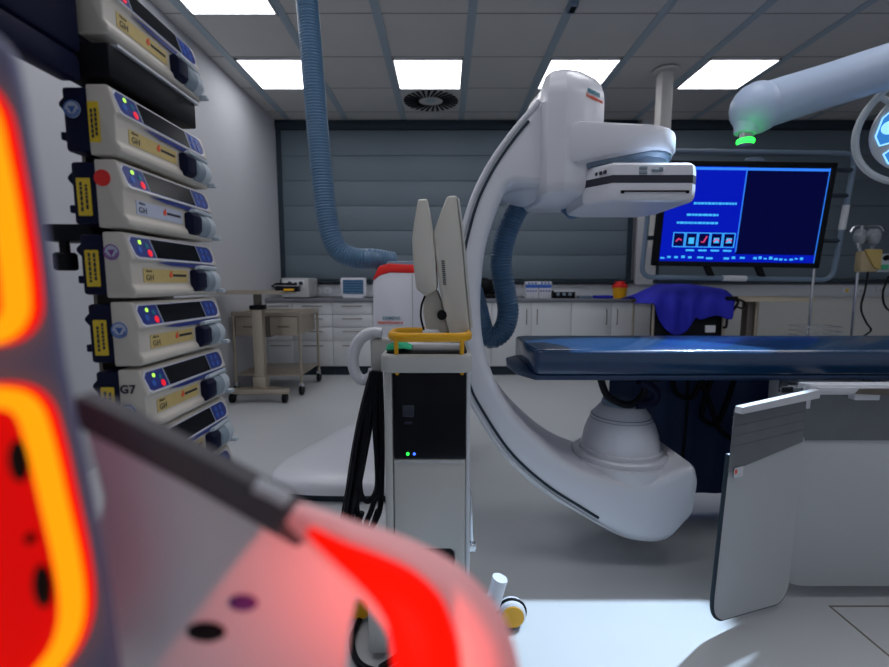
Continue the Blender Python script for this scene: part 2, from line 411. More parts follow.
# ---------------------------------------------------------------- steel trolley and mayo table
TX0, TX1, TY0, TY1 = -1.99, -1.366, 4.32, 4.93
t = thing('steel_trolley', 'two-tier stainless steel trolley with drawers on castors', 'trolley', ((TX0+TX1)/2, 4.6, 0))
for x, y in ((TX0, TY0), (TX1, TY0), (TX0, TY1), (TX1, TY1)):
    bm = BM(); tube(bm, [(x, y, .1), (x, y, .78)], .014, 10); obj('leg', bm, steel_m, t)
    bm = BM(); cyl(bm, (0, y, .055), .053, x-.016, x+.016, 'x', 20, b=.006); wl = obj('castor', bm, black_m, t)
    bm = BM(); box(bm, x-.022, x+.022, y-.03, y+.03, .085, .125, .006); obj('fork', bm, chrome_m, wl)
bm = BM(); box(bm, TX0-.01, TX1+.01, TY0-.01, TY1+.01, .76, .775, .003)
for a in ((TX0-.01, TX1+.01, TY0-.014, TY0-.008), (TX0-.01, TX1+.01, TY1+.008, TY1+.014), (TX0-.014, TX0-.008, TY0-.01, TY1+.01), (TX1+.008, TX1+.014, TY0-.01, TY1+.01)): box(bm, *a, .76, .795)
obj('top_tray', bm, steel_m, t)
bm = BM(); box(bm, TX0, TX1, TY0, TY1, .19, .205, .003); obj('bottom_shelf', bm, steel_m, t)
for a, b in ((TX0+.02, (TX0+TX1)/2-.03), ((TX0+TX1)/2+.03, TX1-.02)):
    bm = BM(); box(bm, a, b, TY0, TY1-.02, .575, .755, .006); d = obj('drawer', bm, steel_m, t)
    bm = BM(); tube(bm, [(a+.08, TY0, .66), (a+.08, TY0-.02, .66), (b-.08, TY0-.02, .66), (b-.08, TY0, .66)], .005, 8); obj('handle', bm, dsteel_m, d)
bm = BM(); box(bm, (TX0+TX1)/2-.028, (TX0+TX1)/2+.028, TY0+.004, TY1-.02, .56, .758); obj('divider', bm, dsteel_m, t)

MX = P(259.5, 340, 4.1).x
t = thing('overbed_table', 'tall stainless overbed instrument table in front of the steel trolley', 'table', (MX, 4.1, 0))
bm = BM(); box(bm, -1.98, -1.385, 3.92, 4.3, .975, .992, .004)
for a in ((-1.98, -1.385, 3.915, 3.922), (-1.98, -1.385, 4.298, 4.305), (-1.984, -1.978, 3.92, 4.3), (-1.388, -1.382, 3.92, 4.3)): box(bm, *a, .975, 1.005)
obj('tabletop', bm, steel_m, t)
bm = BM(); box(bm, MX-.045, MX+.045, 4.06, 4.14, .22, .86, .006); obj('column', bm, steel_m, t)
bm = BM(); box(bm, MX-.03, MX+.03, 4.075, 4.125, .86, .976, .004); obj('lift_tube', bm, dsteel_m, t)
bm = BM(); box(bm, MX-.06, MX+.06, 4.045, 4.155, .835, .875, .01); obj('collar', bm, black_m, t)
bm = BM(); prism(bm, [(MX-.27, 4.02), (MX-.2, 4.0), (MX+.22, 4.0), (MX+.27, 4.02), (MX+.27, 4.07), (MX+.06, 4.16), (MX-.06, 4.16), (MX-.27, 4.07)], 'z', .085, .13, .01)
box(bm, MX-.06, MX+.06, 4.05, 4.15, .12, .23, .01); obj('base', bm, steel_m, t)
for x in (MX-.24, MX+.23):
    bm = BM(); cyl(bm, (0, 4.04, .045), .044, x-.02, x+.02, 'x', 18, b=.006); obj('castor', bm, black_m, t)
t = thing('black_instrument', 'small black tool with a yellow tip lying on the overbed table', 'tool', (P(288, 293, 4.05).x, 4.05, .993))
bm = BM(); box(bm, -.10, .10, -.05, .05, 0, .05, .012); tube(bm, [(-.1, 0, .03), (-.14, 0, .05), (-.1, 0, .07), (.08, 0, .065)], .01, 8); obj('body', bm, black_m, t, False)
bm = BM(); box(bm, -.02, .07, -.056, .0, .008, .028, .004); obj('yellow_tip', bm, yel2_m, t, False)

# ---------------------------------------------------------------- C-arm scanner (floor stand, C, tube, detector)
YN, YB = 1.60, 2.02
t = thing('c_arm_scanner', 'large white floor-standing C-arm x-ray machine curving around the table', 'x-ray machine', (-.2, 2.7, 0)); CA = t
outer = [(538, 98), (512, 128), (489, 160), (472, 193), (461, 228), (453, 268), (451, 310), (454, 350), (461, 385), (473, 411), (504, 457), (540, 490), (574, 512), (619, 538), (645, 545), (668, 543), (685, 526)]
inner = [(572, 186), (548, 187), (526, 184), (510, 186), (499, 207), (488, 240), (483, 272), (481, 310), (485, 348), (497, 384), (516, 415), (540, 440), (569, 463), (600, 477), (625, 483), (650, 484), (672, 474), (694, 466)]
N = 70
O = resample(smooth([P(a, b, YN) for a, b in outer], 10), N); I = resample(smooth([P(a, b, YN) for a, b in inner], 10), N)
def sect(o, i, y0, y1, r=.035, n=4):
    e = i-o; L = e.length; e = e/L; out = []; D = y1-y0; r = min(r, L*.45)
    for ca, cy, a0 in ((L-r, D-r, 0), (r, D-r, 90), (r, r, 180), (L-r, r, 270)):
        for k in range(n+1):
            a = math.radians(a0+90*k/n); out.append(o+e*(ca+r*math.cos(a))+V((0, cy+r*math.sin(a), 0)))
    return out
rings = [sect(O[k], I[k], YN, YB) for k in range(N)]
for sc in (.9, .7):                                   # rounded lower nose
    o, i = O[-1], I[-1]; m = (o+i)/2; d = V((.012 if sc == .9 else .02, 0, .002))
    rings.append(sect(m+(o-m)*sc+d, m+(i-m)*sc+d, YN+(1-sc)*.25, YB-(1-sc)*.25))
bm = BM(); loft(bm, rings); ring = obj('c_arm', bm, white_m, CA, sm=50)
# groove on the near side
e = [(I[k]-O[k]).normalized() for k in range(N)]
bm = BM()
g1 = [O[k]+e[k]*.030+V((0, -.001, 0)) for k in range(2, 58)]
tube(bm, g1, .0055, 6); obj('guide_groove', bm, dark_m, ring)
bm = BM(); g2 = [O[k]+e[k]*.010+V((0, .003, 0)) for k in range(0, N-8)]; tube(bm, g2, lambda f: .009*min(1, (1-f)*5+.12), 8); obj('guide_rail', bm, white2_m, ring)
# x-ray tube dome
DC = V((.715, 1.815, 0)); z0 = .362
bm = BM()
lathe(bm, [(.206, z0-.06), (.206, z0+.012), (.202, z0+.018), (.194, z0+.020), (.192, z0+.016), (.186, z0+.016), (.184, z0+.034), (.178, z0+.040), (.168, z0+.041), (.166, z0+.037), (.160, z0+.037), (.158, z0+.052), (.150, z0+.056)], DC, n=48); obj('dome_collar', bm, white_m, CA)
bm = BM(); lathe(bm, [(.150, z0+.03), (.149, z0+.07), (.143, z0+.11), (.129, z0+.15), (.111, z0+.185), (.09, z0+.212), (.082, z0+.222), (.078, z0+.224)], DC, n=48); dome = obj('tube_dome', bm, white_m, CA)
bm = BM(); lathe(bm, [(.078, z0+.21), (.078, z0+.228), (.074, z0+.244), (.06, z0+.25)], DC, n=40); obj('tube_port', bm, bluegrey_m, dome)
bm = BM(); lathe(bm, [(.1205, z0+.1685), (.1215, z0+.170)], DC, n=40); lathe(bm, [(.117, z0+.180), (.118, z0+.1815)], DC, n=40); obj('seam_ring', bm, bluegrey_m, dome)
# detector head
def XY(px, Y): return (P(px, 130, Y).x, Y)
plan = [XY(535.5, 1.74), XY(541, 1.60), XY(548, 1.555), XY(566, 1.53), XY(585, 1.55), XY(603.5, 1.62), (P(603.5, 130, 1.62).x+.01, 1.92), (P(603.5, 130, 1.62).x-.05, 2.0), (P(541, 130, 1.6).x+.02, 2.0), (P(541, 130, 1.6).x-.01, 1.9)]
cx = sum(p[0] for p in plan)/len(plan); cy = sum(p[1] for p in plan)/len(plan)
bm = BM()
loft(bm, [[V((cx+(p[0]-cx)*s, cy+(p[1]-cy)*s, z)) for p in plan] for z, s in ((1.36, .8), (1.368, .93), (1.385, .99), (1.40, 1), (1.672, 1), (1.70, .985), (1.733, .92), (1.758, .80), (1.775, .62), (1.783, .4))])
head = obj('detector_head', bm, white_m, CA, sm=30)
xr = P(603.5, 130, 1.62).x
armp = [(.36, 1.56), (.43, 1.522)]+[(.66+.155*math.cos(a)*1.0, 1.745+.205*math.sin(a)) for a in [math.radians(-90+15*k) for k in range(13)]]+[(.44, 1.96), (.30, 1.96)]
bm = BM()
cx2, cy2 = .55, 1.75
rg = []
for zlo, zhi, s in ((0, 0, 0),): pass
def armz(x, top): return (1.585 if x < .5 else 1.588-.014*(x-.5)/.3) if top else (1.455 if x < .45 else 1.455+.05*min(1, (x-.45)/.2))
for s, f in ((.9, 0), (.97, .05), (1, .2), (1, .85), (.985, .95), (.93, 1)):
    rg.append([V((cx2+(x-cx2)*s, cy2+(y-cy2)*s, armz(x, 0)*(1-f)+armz(x, 1)*f)) for x, y in armp])
loft(bm, rg); obj('detector_arm', bm, white_m, CA, sm=40)
bm = BM(); loft(bm, [[V((cx2+.03+(x-cx2)*s, cy2+(y-cy2)*s, armz(x, 0)+dz)) for x, y in armp] for s, dz in ((.86, .02), (.86, -.006), (.80, -.018))]); obj('arm_underside', bm, bluegrey_m, CA)
bm = BM(); cyl(bm, (.66, 1.70, 0), .12, 1.43, 1.50, n=32); obj('swivel', bm, bluegrey_m, CA)
bm = BM(); lathe(bm, [(.10, 1.37), (.15, 1.378), (.185, 1.395), (.195, 1.43)], (.40, 1.80, 0), n=32); obj('head_base', bm, white2_m, CA)
dp = [(.525, 1.48), (.775, 1.48), (.795, 1.50), (.80, 1.78), (.765, 1.85), (.52, 1.85), (.465, 1.80), (.458, 1.57)]
dc = (.63, 1.66)
def dring(s, z): return [V((dc[0]+(x-dc[0])*s, dc[1]+(y-dc[1])*s, z)) for x, y in dp]
bm = BM(); loft(bm, [dring(.93, 1.325), dring(.97, 1.33), dring(.995, 1.342), dring(1, 1.36), dring(1.0, 1.415), dring(.985, 1.436), dring(.95, 1.444)]); det = obj('detector', bm, white_m, CA, sm=30)
bm = BM(); loft(bm, [dring(1.003, 1.381), dring(1.003, 1.405)]); obj('dark_band', bm, ink_m, det)
bm = BM(); box(bm, .552, .765, 1.477, 1.49, 1.3535, 1.358); box(bm, .552, .562, 1.477, 1.49, 1.349, 1.356); box(bm, .756, .765, 1.477, 1.49, 1.349, 1.356); obj('grid_slot', bm, black_m, det)
for a, b, w in ((.607, 1.426, .024), (.607, 1.412, .024), (.645, 1.419, .024), (.668, 1.42, .012)):
    bm = BM(); box(bm, a, a+w, 1.475, 1.49, b-.0045, b+.0045 if w > .02 else b+.008, .002); obj('button', bm, mid_m, det)
bm = BM()
for k in range(3): box(bm, .486+.009*k, .492+.009*k, 1.525-.016*k, 1.54-.016*k, 1.413, 1.423)
obj('warning_mark', bm, ink_m, det)
exv = V((XY(603.5, 1.62)[0]-XY(585, 1.55)[0], .07, 0)).normalized()
nrm_ = exv.cross(V((0, 0, 1))); o = V((XY(585, 1.55)[0], 1.55, 1.675))+nrm_*.0012
text('logo', 'SIEMENS', .0175, teal_m, head, o+exv*.006+V((0, 0, .006)), exv, (0, 0, 1), bold=.0006)
text('logo', 'Healthineers', .0165, redlogo_m, head, o+exv*.0+V((0, 0, -.010)), exv, (0, 0, 1), bold=.0006)
# stand column + foot + carriage
Y0 = 2.55
pc = [XZ(372.5, 278, Y0), XZ(380, 266, Y0), XZ(388, 264, Y0), XZ(455, 268, Y0)]
xl = pc[0][0]
bm = BM(); prism(bm, [(xl, .12), (xl, pc[0][1]-.02), (pc[1][0]-.01, pc[1][1]-.012), (.06, pc[3][1]-.02), (.06, .12)], 'y', Y0, Y0+.45, .018, 3)
col = obj('stand_column', bm, white_m, CA)
bm = BM(); prism(bm, [(xl-.002, pc[0][1]-.015), (pc[1][0]-.006, pc[1][1]+.0), (pc[2][0], pc[2][1]+.002), (.062, pc[3][1]+.01), (.062, pc[3][1]-.035), (pc[2][0]+.01, pc[2][1]-.047), (pc[1][0]+.005, pc[1][1]-.05)], 'y', Y0-.004, Y0+.454, .006)
obj('red_top_band', bm, red_m, col)
bm = BM(); prism(bm, [(pc[1][0]+.02, pc[1][1]-.01), (pc[1][0]+.03, pc[1][1]+.03), (.03, pc[3][1]+.04), (.05, pc[3][1])], 'y', Y0+.05, Y0+.4, .012); obj('top_cap', bm, bluegrey_m, col)
bm = BM(); box(bm, on(412.5, 300, Y0)-.003, on(412.5, 300, Y0)+.003, Y0-.002, Y0+.01, .3, 1.12); obj('panel_seam', bm, grey_m, col)
x = on(382, 319, Y0)
text('logo', 'SIEMENS', .024, teal_m, col, (x+.003, Y0-.003, P(382, 319.5, Y0).z), (1, 0, 0), (0, 0, 1), bold=.0005)
text('logo', 'Healthineers', .024, redlogo_m, col, (x-.022, Y0-.003, P(382, 323.8, Y0).z), (1, 0, 0), (0, 0, 1), bold=.0005)
fp = [V((a, b, 0)) for a, b in ((-.905, 2.36), (-.885, 2.24), (-.80, 2.165), (-.6, 2.13), (-.3, 2.13), (.0, 2.15), (.05, 2.3), (.05, 3.1), (-.2, 3.2), (-.5, 3.18), (-.68, 3.02), (-.80, 2.7), (-.88, 2.48))]
fp = smooth(fp, 6, True); fc = V((-.35, 2.62, 0))
bm = BM(); loft(bm, [[fc+(p-fc)*s+V((0, 0, z)) for p in fp] for s, z in ((.95, .035), (1, .045), (1, .075), (.99, .095), (.96, .11), (.90, .121), (.7, .13))]); obj('floor_base', bm, white_m, CA, sm=60)
bm = BM(); loft(bm, [[fc+(p-fc)*s+V((0, 0, z)) for p in fp] for s, z in ((.93, .0), (.93, .04))]); obj('base_plinth', bm, dark_m, CA)
bm = BM(); box(bm, -.03, .13, 1.9, 2.65, .93, 1.24, .04, 3); obj('carriage', bm, white2_m, CA)
# short ribbed hose behind the C
hp = [(566, 180), (545, 184), (522, 203), (507, 232), (501, 262), (505, 290), (508, 312), (503, 330), (492, 338), (483, 330), (478, 312), (474, 292)]
hp = [P(a, b, 2.03) for a, b in hp]; hp[-1].y = 2.12; hp[0].y = 1.85; hp[0].z = 1.36
bm = BM(); hose(bm, hp, .048, .013); obj('cable_hose', bm, hose_m, CA, sm=80)

# ceiling hose
hp = [P(a, b, 2.75) for a, b in ((300, -80), (307, 0), (312, 60), (317, 120), (322, 175), (328, 222), (337, 248), (354, 258), (374, 259), (392, 262))]
hp[0].z = CEIL-.002; hp[-1].y = 2.8
bm = BM(); hose(bm, hp, .062, .016)
tag(obj('cable_hose', bm, hose_m, sm=80), 'long blue ribbed hose hanging from the ceiling down to the red-topped column', 'hose')

# ---------------------------------------------------------------- patient table
TZ = .745
t = thing('patient_table', 'patient table with dark blue edge running out of the right side', 'table', (1.9, 1.83, 0))
bm = BM(); prism(bm, [(.255, 1.86), (.27, 1.70), (.32, 1.60), (3.4, 1.60), (3.4, 2.07), (.32, 2.07), (.27, 2.0)], 'z', TZ-.018, TZ, .005); obj('tabletop', bm, matt2_m, t)
bm = BM(); box(bm, 1.45, 2.3, 1.66, 2.04, .14, TZ-.018, .03, 3); obj('pedestal', bm, white2_m, t)
bm = BM(); box(bm, 1.35, 2.5, 1.62, 2.08, 0, .14, .02); obj('foot', bm, grey_m, t)
bm = BM(); box(bm, 1.17, 3.2, 1.565, 1.583, .690, .715, .003)
for x in (1.2, 1.5, 2.0, 2.5): box(bm, x, x+.04, 1.575, 1.62, .692, .73)
obj('accessory_rail', bm, chrome_m, t)
bm = BM()
def mring(s0, z, ins): return [V((a, b, z)) for a, b in rr(.318+ins, 3.35, 1.602+ins, 2.06-ins, .02+ins, 3)]
loft(bm, [mring(0, TZ+.001, .004), mring(0, TZ+.008, 0), mring(0, .822, .0), mring(0, .832, .004), mring(0, .836, .016)])
tag(obj('mattress', bm, matt_m, sm=50), 'dark blue shiny padded mattress on the patient table', 'mattress')
# dark controls and cables beneath
t = thing('table_control', 'black handle clamp hanging under the table above the dome', 'control', (P(620, 385, 1.8).x, 1.8, .62))
bm = BM(); box(bm, .69, .85, 1.76, 1.86, .685, TZ-.019, .01); obj('bracket', bm, black_m, t)
bm = BM(); tube(bm, smooth([P(a, b, 1.74) for a, b in ((600, 377), (608, 396), (628, 405), (642, 396), (648, 377))], 8), .014, 10); obj('handle', bm, black_m, t)
bm = BM(); tube(bm, smooth([P(a, b, 1.74) for a, b in ((640, 380), (655, 392), (652, 402), (636, 404))], 8), .02, 10); obj('grip', bm, navy_m, t)
cb = [[(672, 376), (676, 392), (690, 398), (700, 384), (704, 374)], [(700, 376), (712, 410), (722, 432), (742, 440), (760, 420)], [(688, 378), (687, 410), (683, 455), (681, 480)], [(712, 376), (704, 402), (702, 418), (716, 424), (726, 404), (735, 376)]]
t = thing('cable_loops', 'black cables looping below the table in front of the navy curtain', 'cables', (P(700, 400, 2.0).x, 2.0, .3))
for c in cb:
    bm = BM(); tube(bm, smooth([P(a, b, 2.04) for a, b in c], 8), .012 if c != cb[2] else .007, 8); obj('cable', bm, rubber_m, t)
# navy curtain
bm = BM(); n = 80; xs = [.765+(3.0-.765)*k/n for k in range(n+1)]
loft(bm, [[V((x, 2.10+.010*math.sin(x*21)+.006*math.sin(x*47+1), z)) for x in xs]+[V((x, 2.106+.010*math.sin(x*21)+.006*math.sin(x*47+1), z)) for x in xs[::-1]] for z in (.07, .3, .55, .722)])
tag(obj('lead_curtain', bm, curt_m, sm=60), 'navy lead curtain hanging from the far side of the patient table', 'curtain')

# ---------------------------------------------------------------- lead shields at the right
t = thing('lead_shield', 'grey radiation shield hanging from the table rail with a folded-out flap', 'shield', (1.6, 1.46, .05))
YS = 1.455
bm = BM(); prism(bm, [(1.105, .60), (1.10, .14)]+[(1.22+.12*math.cos(a), .16+.11*math.sin(a)) for a in [math.radians(190+10*k) for k in range(9)]]+[(2.3, .05), (2.3, .60)], 'y', YS, YS+.012, .003); pan = obj('main_panel', bm, shield_m, t)
bm = BM(); prism(bm, [(1.118, .56), (1.125, .735), (2.3, .735), (2.3, .56)], 'y', YS-.004, YS+.002, .001); obj('vinyl_strip', bm, vinyl_m, t, label='dark grey flexible strip')
bm = BM(); box(bm, 1.16, 2.3, YS-.02, YS+.03, .715, .748, .005); box(bm, 1.18, 1.42, YS-.028, YS-.018, .722, .742, .002); box(bm, 1.3, 1.38, YS-.03, YS+.12, .70, .725, .004); box(bm, 1.9, 1.98, YS-.03, YS+.12, .70, .725, .004)
tube(bm, [(1.165, YS-.005, .67), (1.165, YS-.005, .75)], .012, 12)
obj('rail_clamp', bm, white2_m, t)
bm = BM(); prism(bm, [(1.30, .722), (1.312, .738), (1.43, .738), (1.43, .716)], 'y', YS-.034, YS-.026); box(bm, 1.5, 1.56, YS-.034, YS-.02, .718, .742, .003); obj('lock_lever', bm, dsteel_m, t)
A = V((.822, 1.295, 0)); B = V((1.155, 1.445, 0)); ex = (B-A).normalized(); L = (B-A).length
poly = [(L, .575), (.0, .575), (-.026, .14)]+[(.036+.062*math.cos(a), .115+.065*math.sin(a)) for a in [math.radians(185+10*k) for k in range(9)]]+[(L-.075+.06*math.cos(a), .085+.065*math.sin(a)) for a in [math.radians(270+10*k) for k in range(10)]]
bm = BM(); plate(bm, poly, A, ex, (0, 0, 1), .010); fl = obj('flap', bm, shield_m, t)
bm = BM()
edge = [A+ex*p[0]+V((0, 0, p[1]))+V((.002, -.004, 0)) for p in poly[1:]]
tube(bm, edge, .006, 8); obj('edge_strip', bm, dark_m, fl)
bm = BM(); plate(bm, [(0, .525), (L-.01, .565), (L-.01, .712), (.008, .712)], A+V((0, -.0125, 0)), ex, (0, 0, 1), .003)
for z in (.60, .63, .66, .69): plate(bm, [(.0, z-.0015), (L-.012, z+.004), (L-.012, z+.0065), (.0, z+.001)], A+V((0, -.0158, 0)), ex, (0, 0, 1), .0015)
obj('vinyl_strip', bm, vinyl_m, fl, label='dark grey flexible strip')
bm = BM(); plate(bm, [(.0, .705), (L+.01, .712), (L+.01, .738), (.0, .724)], A+V((.002, -.022, 0)), ex, (0, 0, 1), .02); obj('top_rail', bm, white2_m, fl)
bm = BM(); plate(bm, rr(.022, .062, .505, .535, .003), A+V((0, -.0185, 0)), ex, (0, 0, 1), .001); lb = obj('paper_label', bm, white_m, fl)
bm = BM(); plate(bm, rr(.024, .034, .518, .53, .002), A+V((0, -.0195, 0)), ex, (0, 0, 1), .0008); obj('label_mark', bm, redlogo_m, lb)
# floor hatch
hx0, hx1, hy0, hy1 = P(815, 590, 1).x*0+1.28, 2.3, 1.14, 1.42
bm = BM()
for a in ((hx0, hx1, hy0, hy0+.006), (hx0, hx1, hy1, hy1+.006), (hx0, hx0+.006, hy0, hy1+.006)): box(bm, *a, 0, .0015)
struct('trim_4', bm, mk('hatch frame', (.18, .16, .13), .5))

# ---------------------------------------------------------------- big screen on its frame
ROT = M.Rotation(-.0082, 3, 'Z') @ M.Rotation(.0997, 3, 'X') @ M.Rotation(.0153, 3, 'Y')
tw, thh = 1.512/2, .9136/2
t = thing('large_screen', 'large wall-sized blue display in a black bezel', 'screen', (2.669, 4.2, 1.6698), rot=ROT); TV = t
bm = BM()
prism(bm, rr(-tw, tw, -thh, thh, .012), 'y', 0.012, .06, .006); box(bm, -tw, tw, -.004, .02, thh-.045, thh, .004); box(bm, -tw, tw, -.004, .02, -thh, -thh+.045, .004); box(bm, -tw, -tw+.05, -.004, .02, -thh, thh, .004); box(bm, tw-.05, tw, -.004, .02, -thh, thh, .004)
obj('bezel', bm, black_m, t, False)
sx, sz = tw-.05, thh-.045
bm = BM(); box(bm, -sx, sx, .008, .014, -sz, sz); scr = obj('display', bm, scrd_m, t, False)
mx = -.02
bm = BM(); box(bm, -sx, mx, .006, .009, -sz, sz); obj('blue_window', bm, scr_m, scr, False)
bm = BM(); box(bm, -sx, sx, .004, .007, -sz, -sz+.07); obj('task_bar', bm, scr_m, scr, False)
bm = BM(); box(bm, -sx, sx, .003, .006, sz-.028, sz-.006); box(bm, mx-.004, mx+.004, .003, .006, -sz+.09, sz-.01); box(bm, sx-.006, sx, .003, .006, -sz, sz); obj('window_border', bm, scrl_m, scr, False)
for za, xa, xb in ((.10, -.45, -.07), (.0, -.5, -.22), (-.07, -.58, -.21)):
    x = xa; bm = BM()
    while x < xb:
        w = random.uniform(.015, .045); box(bm, x, min(x+w, xb), .003, .006, za-.009, za+.009); x += w+.007
    obj('text_line', bm, scrc_m, scr, False)
for k in range(5):
    x = -.60+.113*k; bm = BM(); z = -.285
    for a in ((x, x+.107, z, z+.006), (x, x+.107, z+.124, z+.13), (x, x+.006, z, z+.13), (x+.101, x+.107, z, z+.13)): box(bm, a[0], a[1], .003, .006, a[2], a[3])
    if k in (1, 3, 4): box(bm, x+.03, x+.078, .003, .006, z+.03+.01*(k > 1), z+.085)
    if k: box(bm, x+.015, x+.09, .003, .006, z-.035, z-.02)
    ic = obj('icon', bm, scrc_m, scr, False)
    bm = BM(); box(bm, x+.012, x+.095, .0045, .0065, z+.014, z+.116); obj('icon_field', bm, scrd_m, ic, False)
    if k != 1:
        bm = BM(); tube(bm, [(x+.03, .0032, z+.05), (x+.052, .0032, z+(.075 if k != 2 else .045)), (x+.078, .0032, z+(.06 if k != 2 else .10))], .006, 6); obj('icon_mark', bm, scrr_m, ic, False)
for xa, xb, n in ((-sx+.01, -.38, 5), (-.36, -.2, 2), (-.12, .1, 3), (.15, .62, 10)):
    for k in range(n):
        x = xa+(xb-xa)*k/n; w = (xb-xa)/n*random.uniform(.4, .75); z = -sz+.02+random.uniform(0, .012); bm = BM(); box(bm, x, x+w, .002, .005, z, z+random.uniform(.012, .024)); obj('task_icon', bm, scrc_m, scr, False)
bm = BM(); prism(bm, [(-.12, 0), (-.10, .035), (-.02, .055), (.05, .055), (.13, .03), (.14, 0)], 'y', 0.0, .06, .008); bm.transform(M.Translation((.03, 0, thh+.002)) @ M.Scale(.65, 4)); obj('camera_bar', bm, bluegrey_m, t, False)
for x in (-.25, .22):
    bm = BM(); prism(bm, [(x-.03, 0), (x+.03, 0), (x+.08, -.09), (x+.02, -.09)], 'y', .01, .05, .005); bm.transform(M.Translation((0, 0, -thh+.004))); obj('mount_foot', bm, black_m, t, False)
# frame
t = thing('screen_frame', 'grey-blue tubular frame surrounding the large display', 'frame', (2.72, 4.3, 1.67), rot=ROT)
fx0, fx1, fz0, fz1 = -.86, .93, -.56, .56
bm = BM(); tube(bm, [(a, 0, b) for a, b in rr(fx0, fx1, fz0, fz1, .09, 6)], .022, 10, True); obj('tube_frame', bm, bluegrey_m, t, False)
bm = BM(); tube(bm, [(fx1, 0, -.10), (fx1, 0, .12)], .028, 12); obj('grip_sleeve', bm, white2_m, t, False)
bm = BM(); tube(bm, [(-.1, 0, fz0), (.12, 0, fz0)], .028, 12); obj('grip_sleeve', bm, white2_m, t, False)
bm = BM(); tube(bm, [(tw-.1, 0, .42), (fx1, 0, .42)], .02, 8); tube(bm, [(fx0, 0, .2), (fx1, 0, .2)], .02, 8); tube(bm, [(fx0, 0, -.2), (fx1, 0, -.2)], .02, 8); obj('cross_bar', bm, dark_m, t, False)
bm = BM(); box(bm, -.3, .3, -.035, -.01, -.25, .25, .01); obj('mounting_plate', bm, dark_m, t, False)
cxp = P(664, 110, 4.45).x
t = thing('ceiling_column', 'grey ceiling column behind the detector that carries the screen frame', 'column', (cxp, 4.45, 1.7))
bm = BM(); box(bm, cxp-.055, cxp+.055, 4.40, 4.53, 1.4, CEIL-.03, .015); obj('column', bm, ceil_m, t)
bm = BM(); cyl(bm, (cxp, 4.45, 0), .11, CEIL-.03, CEIL-.007, n=28, b=.01); obj('ceiling_flange', bm, ceil_m, t)
bm = BM(); box(bm, cxp-.05, cxp+.1, 4.33, 4.41, 1.5, 1.8, .01); obj('carrier', bm, dark_m, t)

# ---------------------------------------------------------------- surgical lamp arm and head
t = thing('lamp_arm', 'thick white swivel arm under the ceiling with a green lit joint', 'arm', (1.43, 2.2, 1.86))
j = P(757, 108, 2.2); q = P(960, 44, 2.1); q.z += .0
d = (q-j).normalized()
bm = BM(); tube(bm, [j-d*.0, j+d*.3, j+d*.7, q], [.100, .094, .096, .100], 28); obj('arm_tube', bm, arm_m, t)
bm = BM(); ball(bm, j, .112, .11, .112, 28); obj('joint_head', bm, arm_m, t)
bm = BM(); e_ = P(745, 131, 2.2); tube(bm, [j, j.lerp(e_, .35), j.lerp(e_, .7), j.lerp(e_, .95), e_+V((0, 0, -.012))], [.100, .092, .068, .050, .045], 24); obj('joint_neck', bm, arm_m, t)
e2 = P(745.5, 138, 2.2)
bm = BM(); cyl(bm, e2, .030, -.03, .05, n=20); obj('spindle', bm, chrome_m, t)
bm = BM(); cyl(bm, P(745.5, 141.5, 2.2), .037, -.012, .012, n=24, b=.006); obj('light_ring', bm, led_g, t)
t = thing('surgical_lamp', 'white surgical lamp head with glowing blue lenses at the right edge', 'lamp', P(927, 127, 2.2)); c = P(927, 127, 2.2); LC = c
nrm = V((-.42, -.82, -.38)).normalized(); up = V((0, 0, 1)); sx_ = up.cross(nrm).normalized(); uy = nrm.cross(sx_).normalized()
MT = M(((sx_.x, uy.x, nrm.x, c.x), (sx_.y, uy.y, nrm.y, c.y), (sx_.z, uy.z, nrm.z, c.z), (0, 0, 0, 1)))
bm = BM(); lathe(bm, [(.06, -.10), (.14, -.085), (.185, -.05), (.20, -.01), (.198, .01), (.18, .018)], mat=MT, n=40); obj('lamp_body', bm, white2_m, t)
for k in range(5):
    a = math.radians(72*k+100); ca, sa = math.cos(a), math.sin(a)
    pet = [(.05, -.025), (.10, -.06), (.15, -.08), (.178, -.04), (.178, .04), (.15, .08), (.10, .06), (.05, .025)]
    pp = [(x*ca-y*sa, x*sa+y*ca) for x, y in pet]
    bm = BM(); plate(bm, pp, c+nrm*.016, sx_, uy, .005); ln = obj('lens', bm, glowd_m, t)
    bm = BM(); tube(bm, [c+nrm*.021+sx_*x+uy*y for x, y in pp], .004, 6, True); plate(bm, circ(.14*ca, .14*sa, .03), c+nrm*.018, sx_, uy, .005); obj('light_source', bm, glow_m, ln)
bm = BM(); tube(bm, [c+sx_*.25*math.cos(a)+uy*.25*math.sin(a)-nrm*.01 for a in [2*math.pi*k/48 for k in range(48)]], .016, 10, True); obj('grip_ring', bm, white2_m, t)
for a in (20, 140, 260):
    bm = BM(); ca, sa = math.cos(math.radians(a)), math.sin(math.radians(a)); tube(bm, [c+sx_*.2*ca+uy*.2*sa-nrm*.02, c+sx_*.25*ca+uy*.25*sa-nrm*.01], .013, 8); obj('ring_spoke', bm, white2_m, t)
bm = BM(); tube(bm, smooth([c-nrm*.09, c-nrm*.2+V((.02, 0, .05)), c-nrm*.2+V((.15, .05, .3)), c-nrm*.2+V((.15, .05, CEIL-.01-(c-nrm*.2).z))], 8), .03, 12); obj('support_arm', bm, white2_m, t)

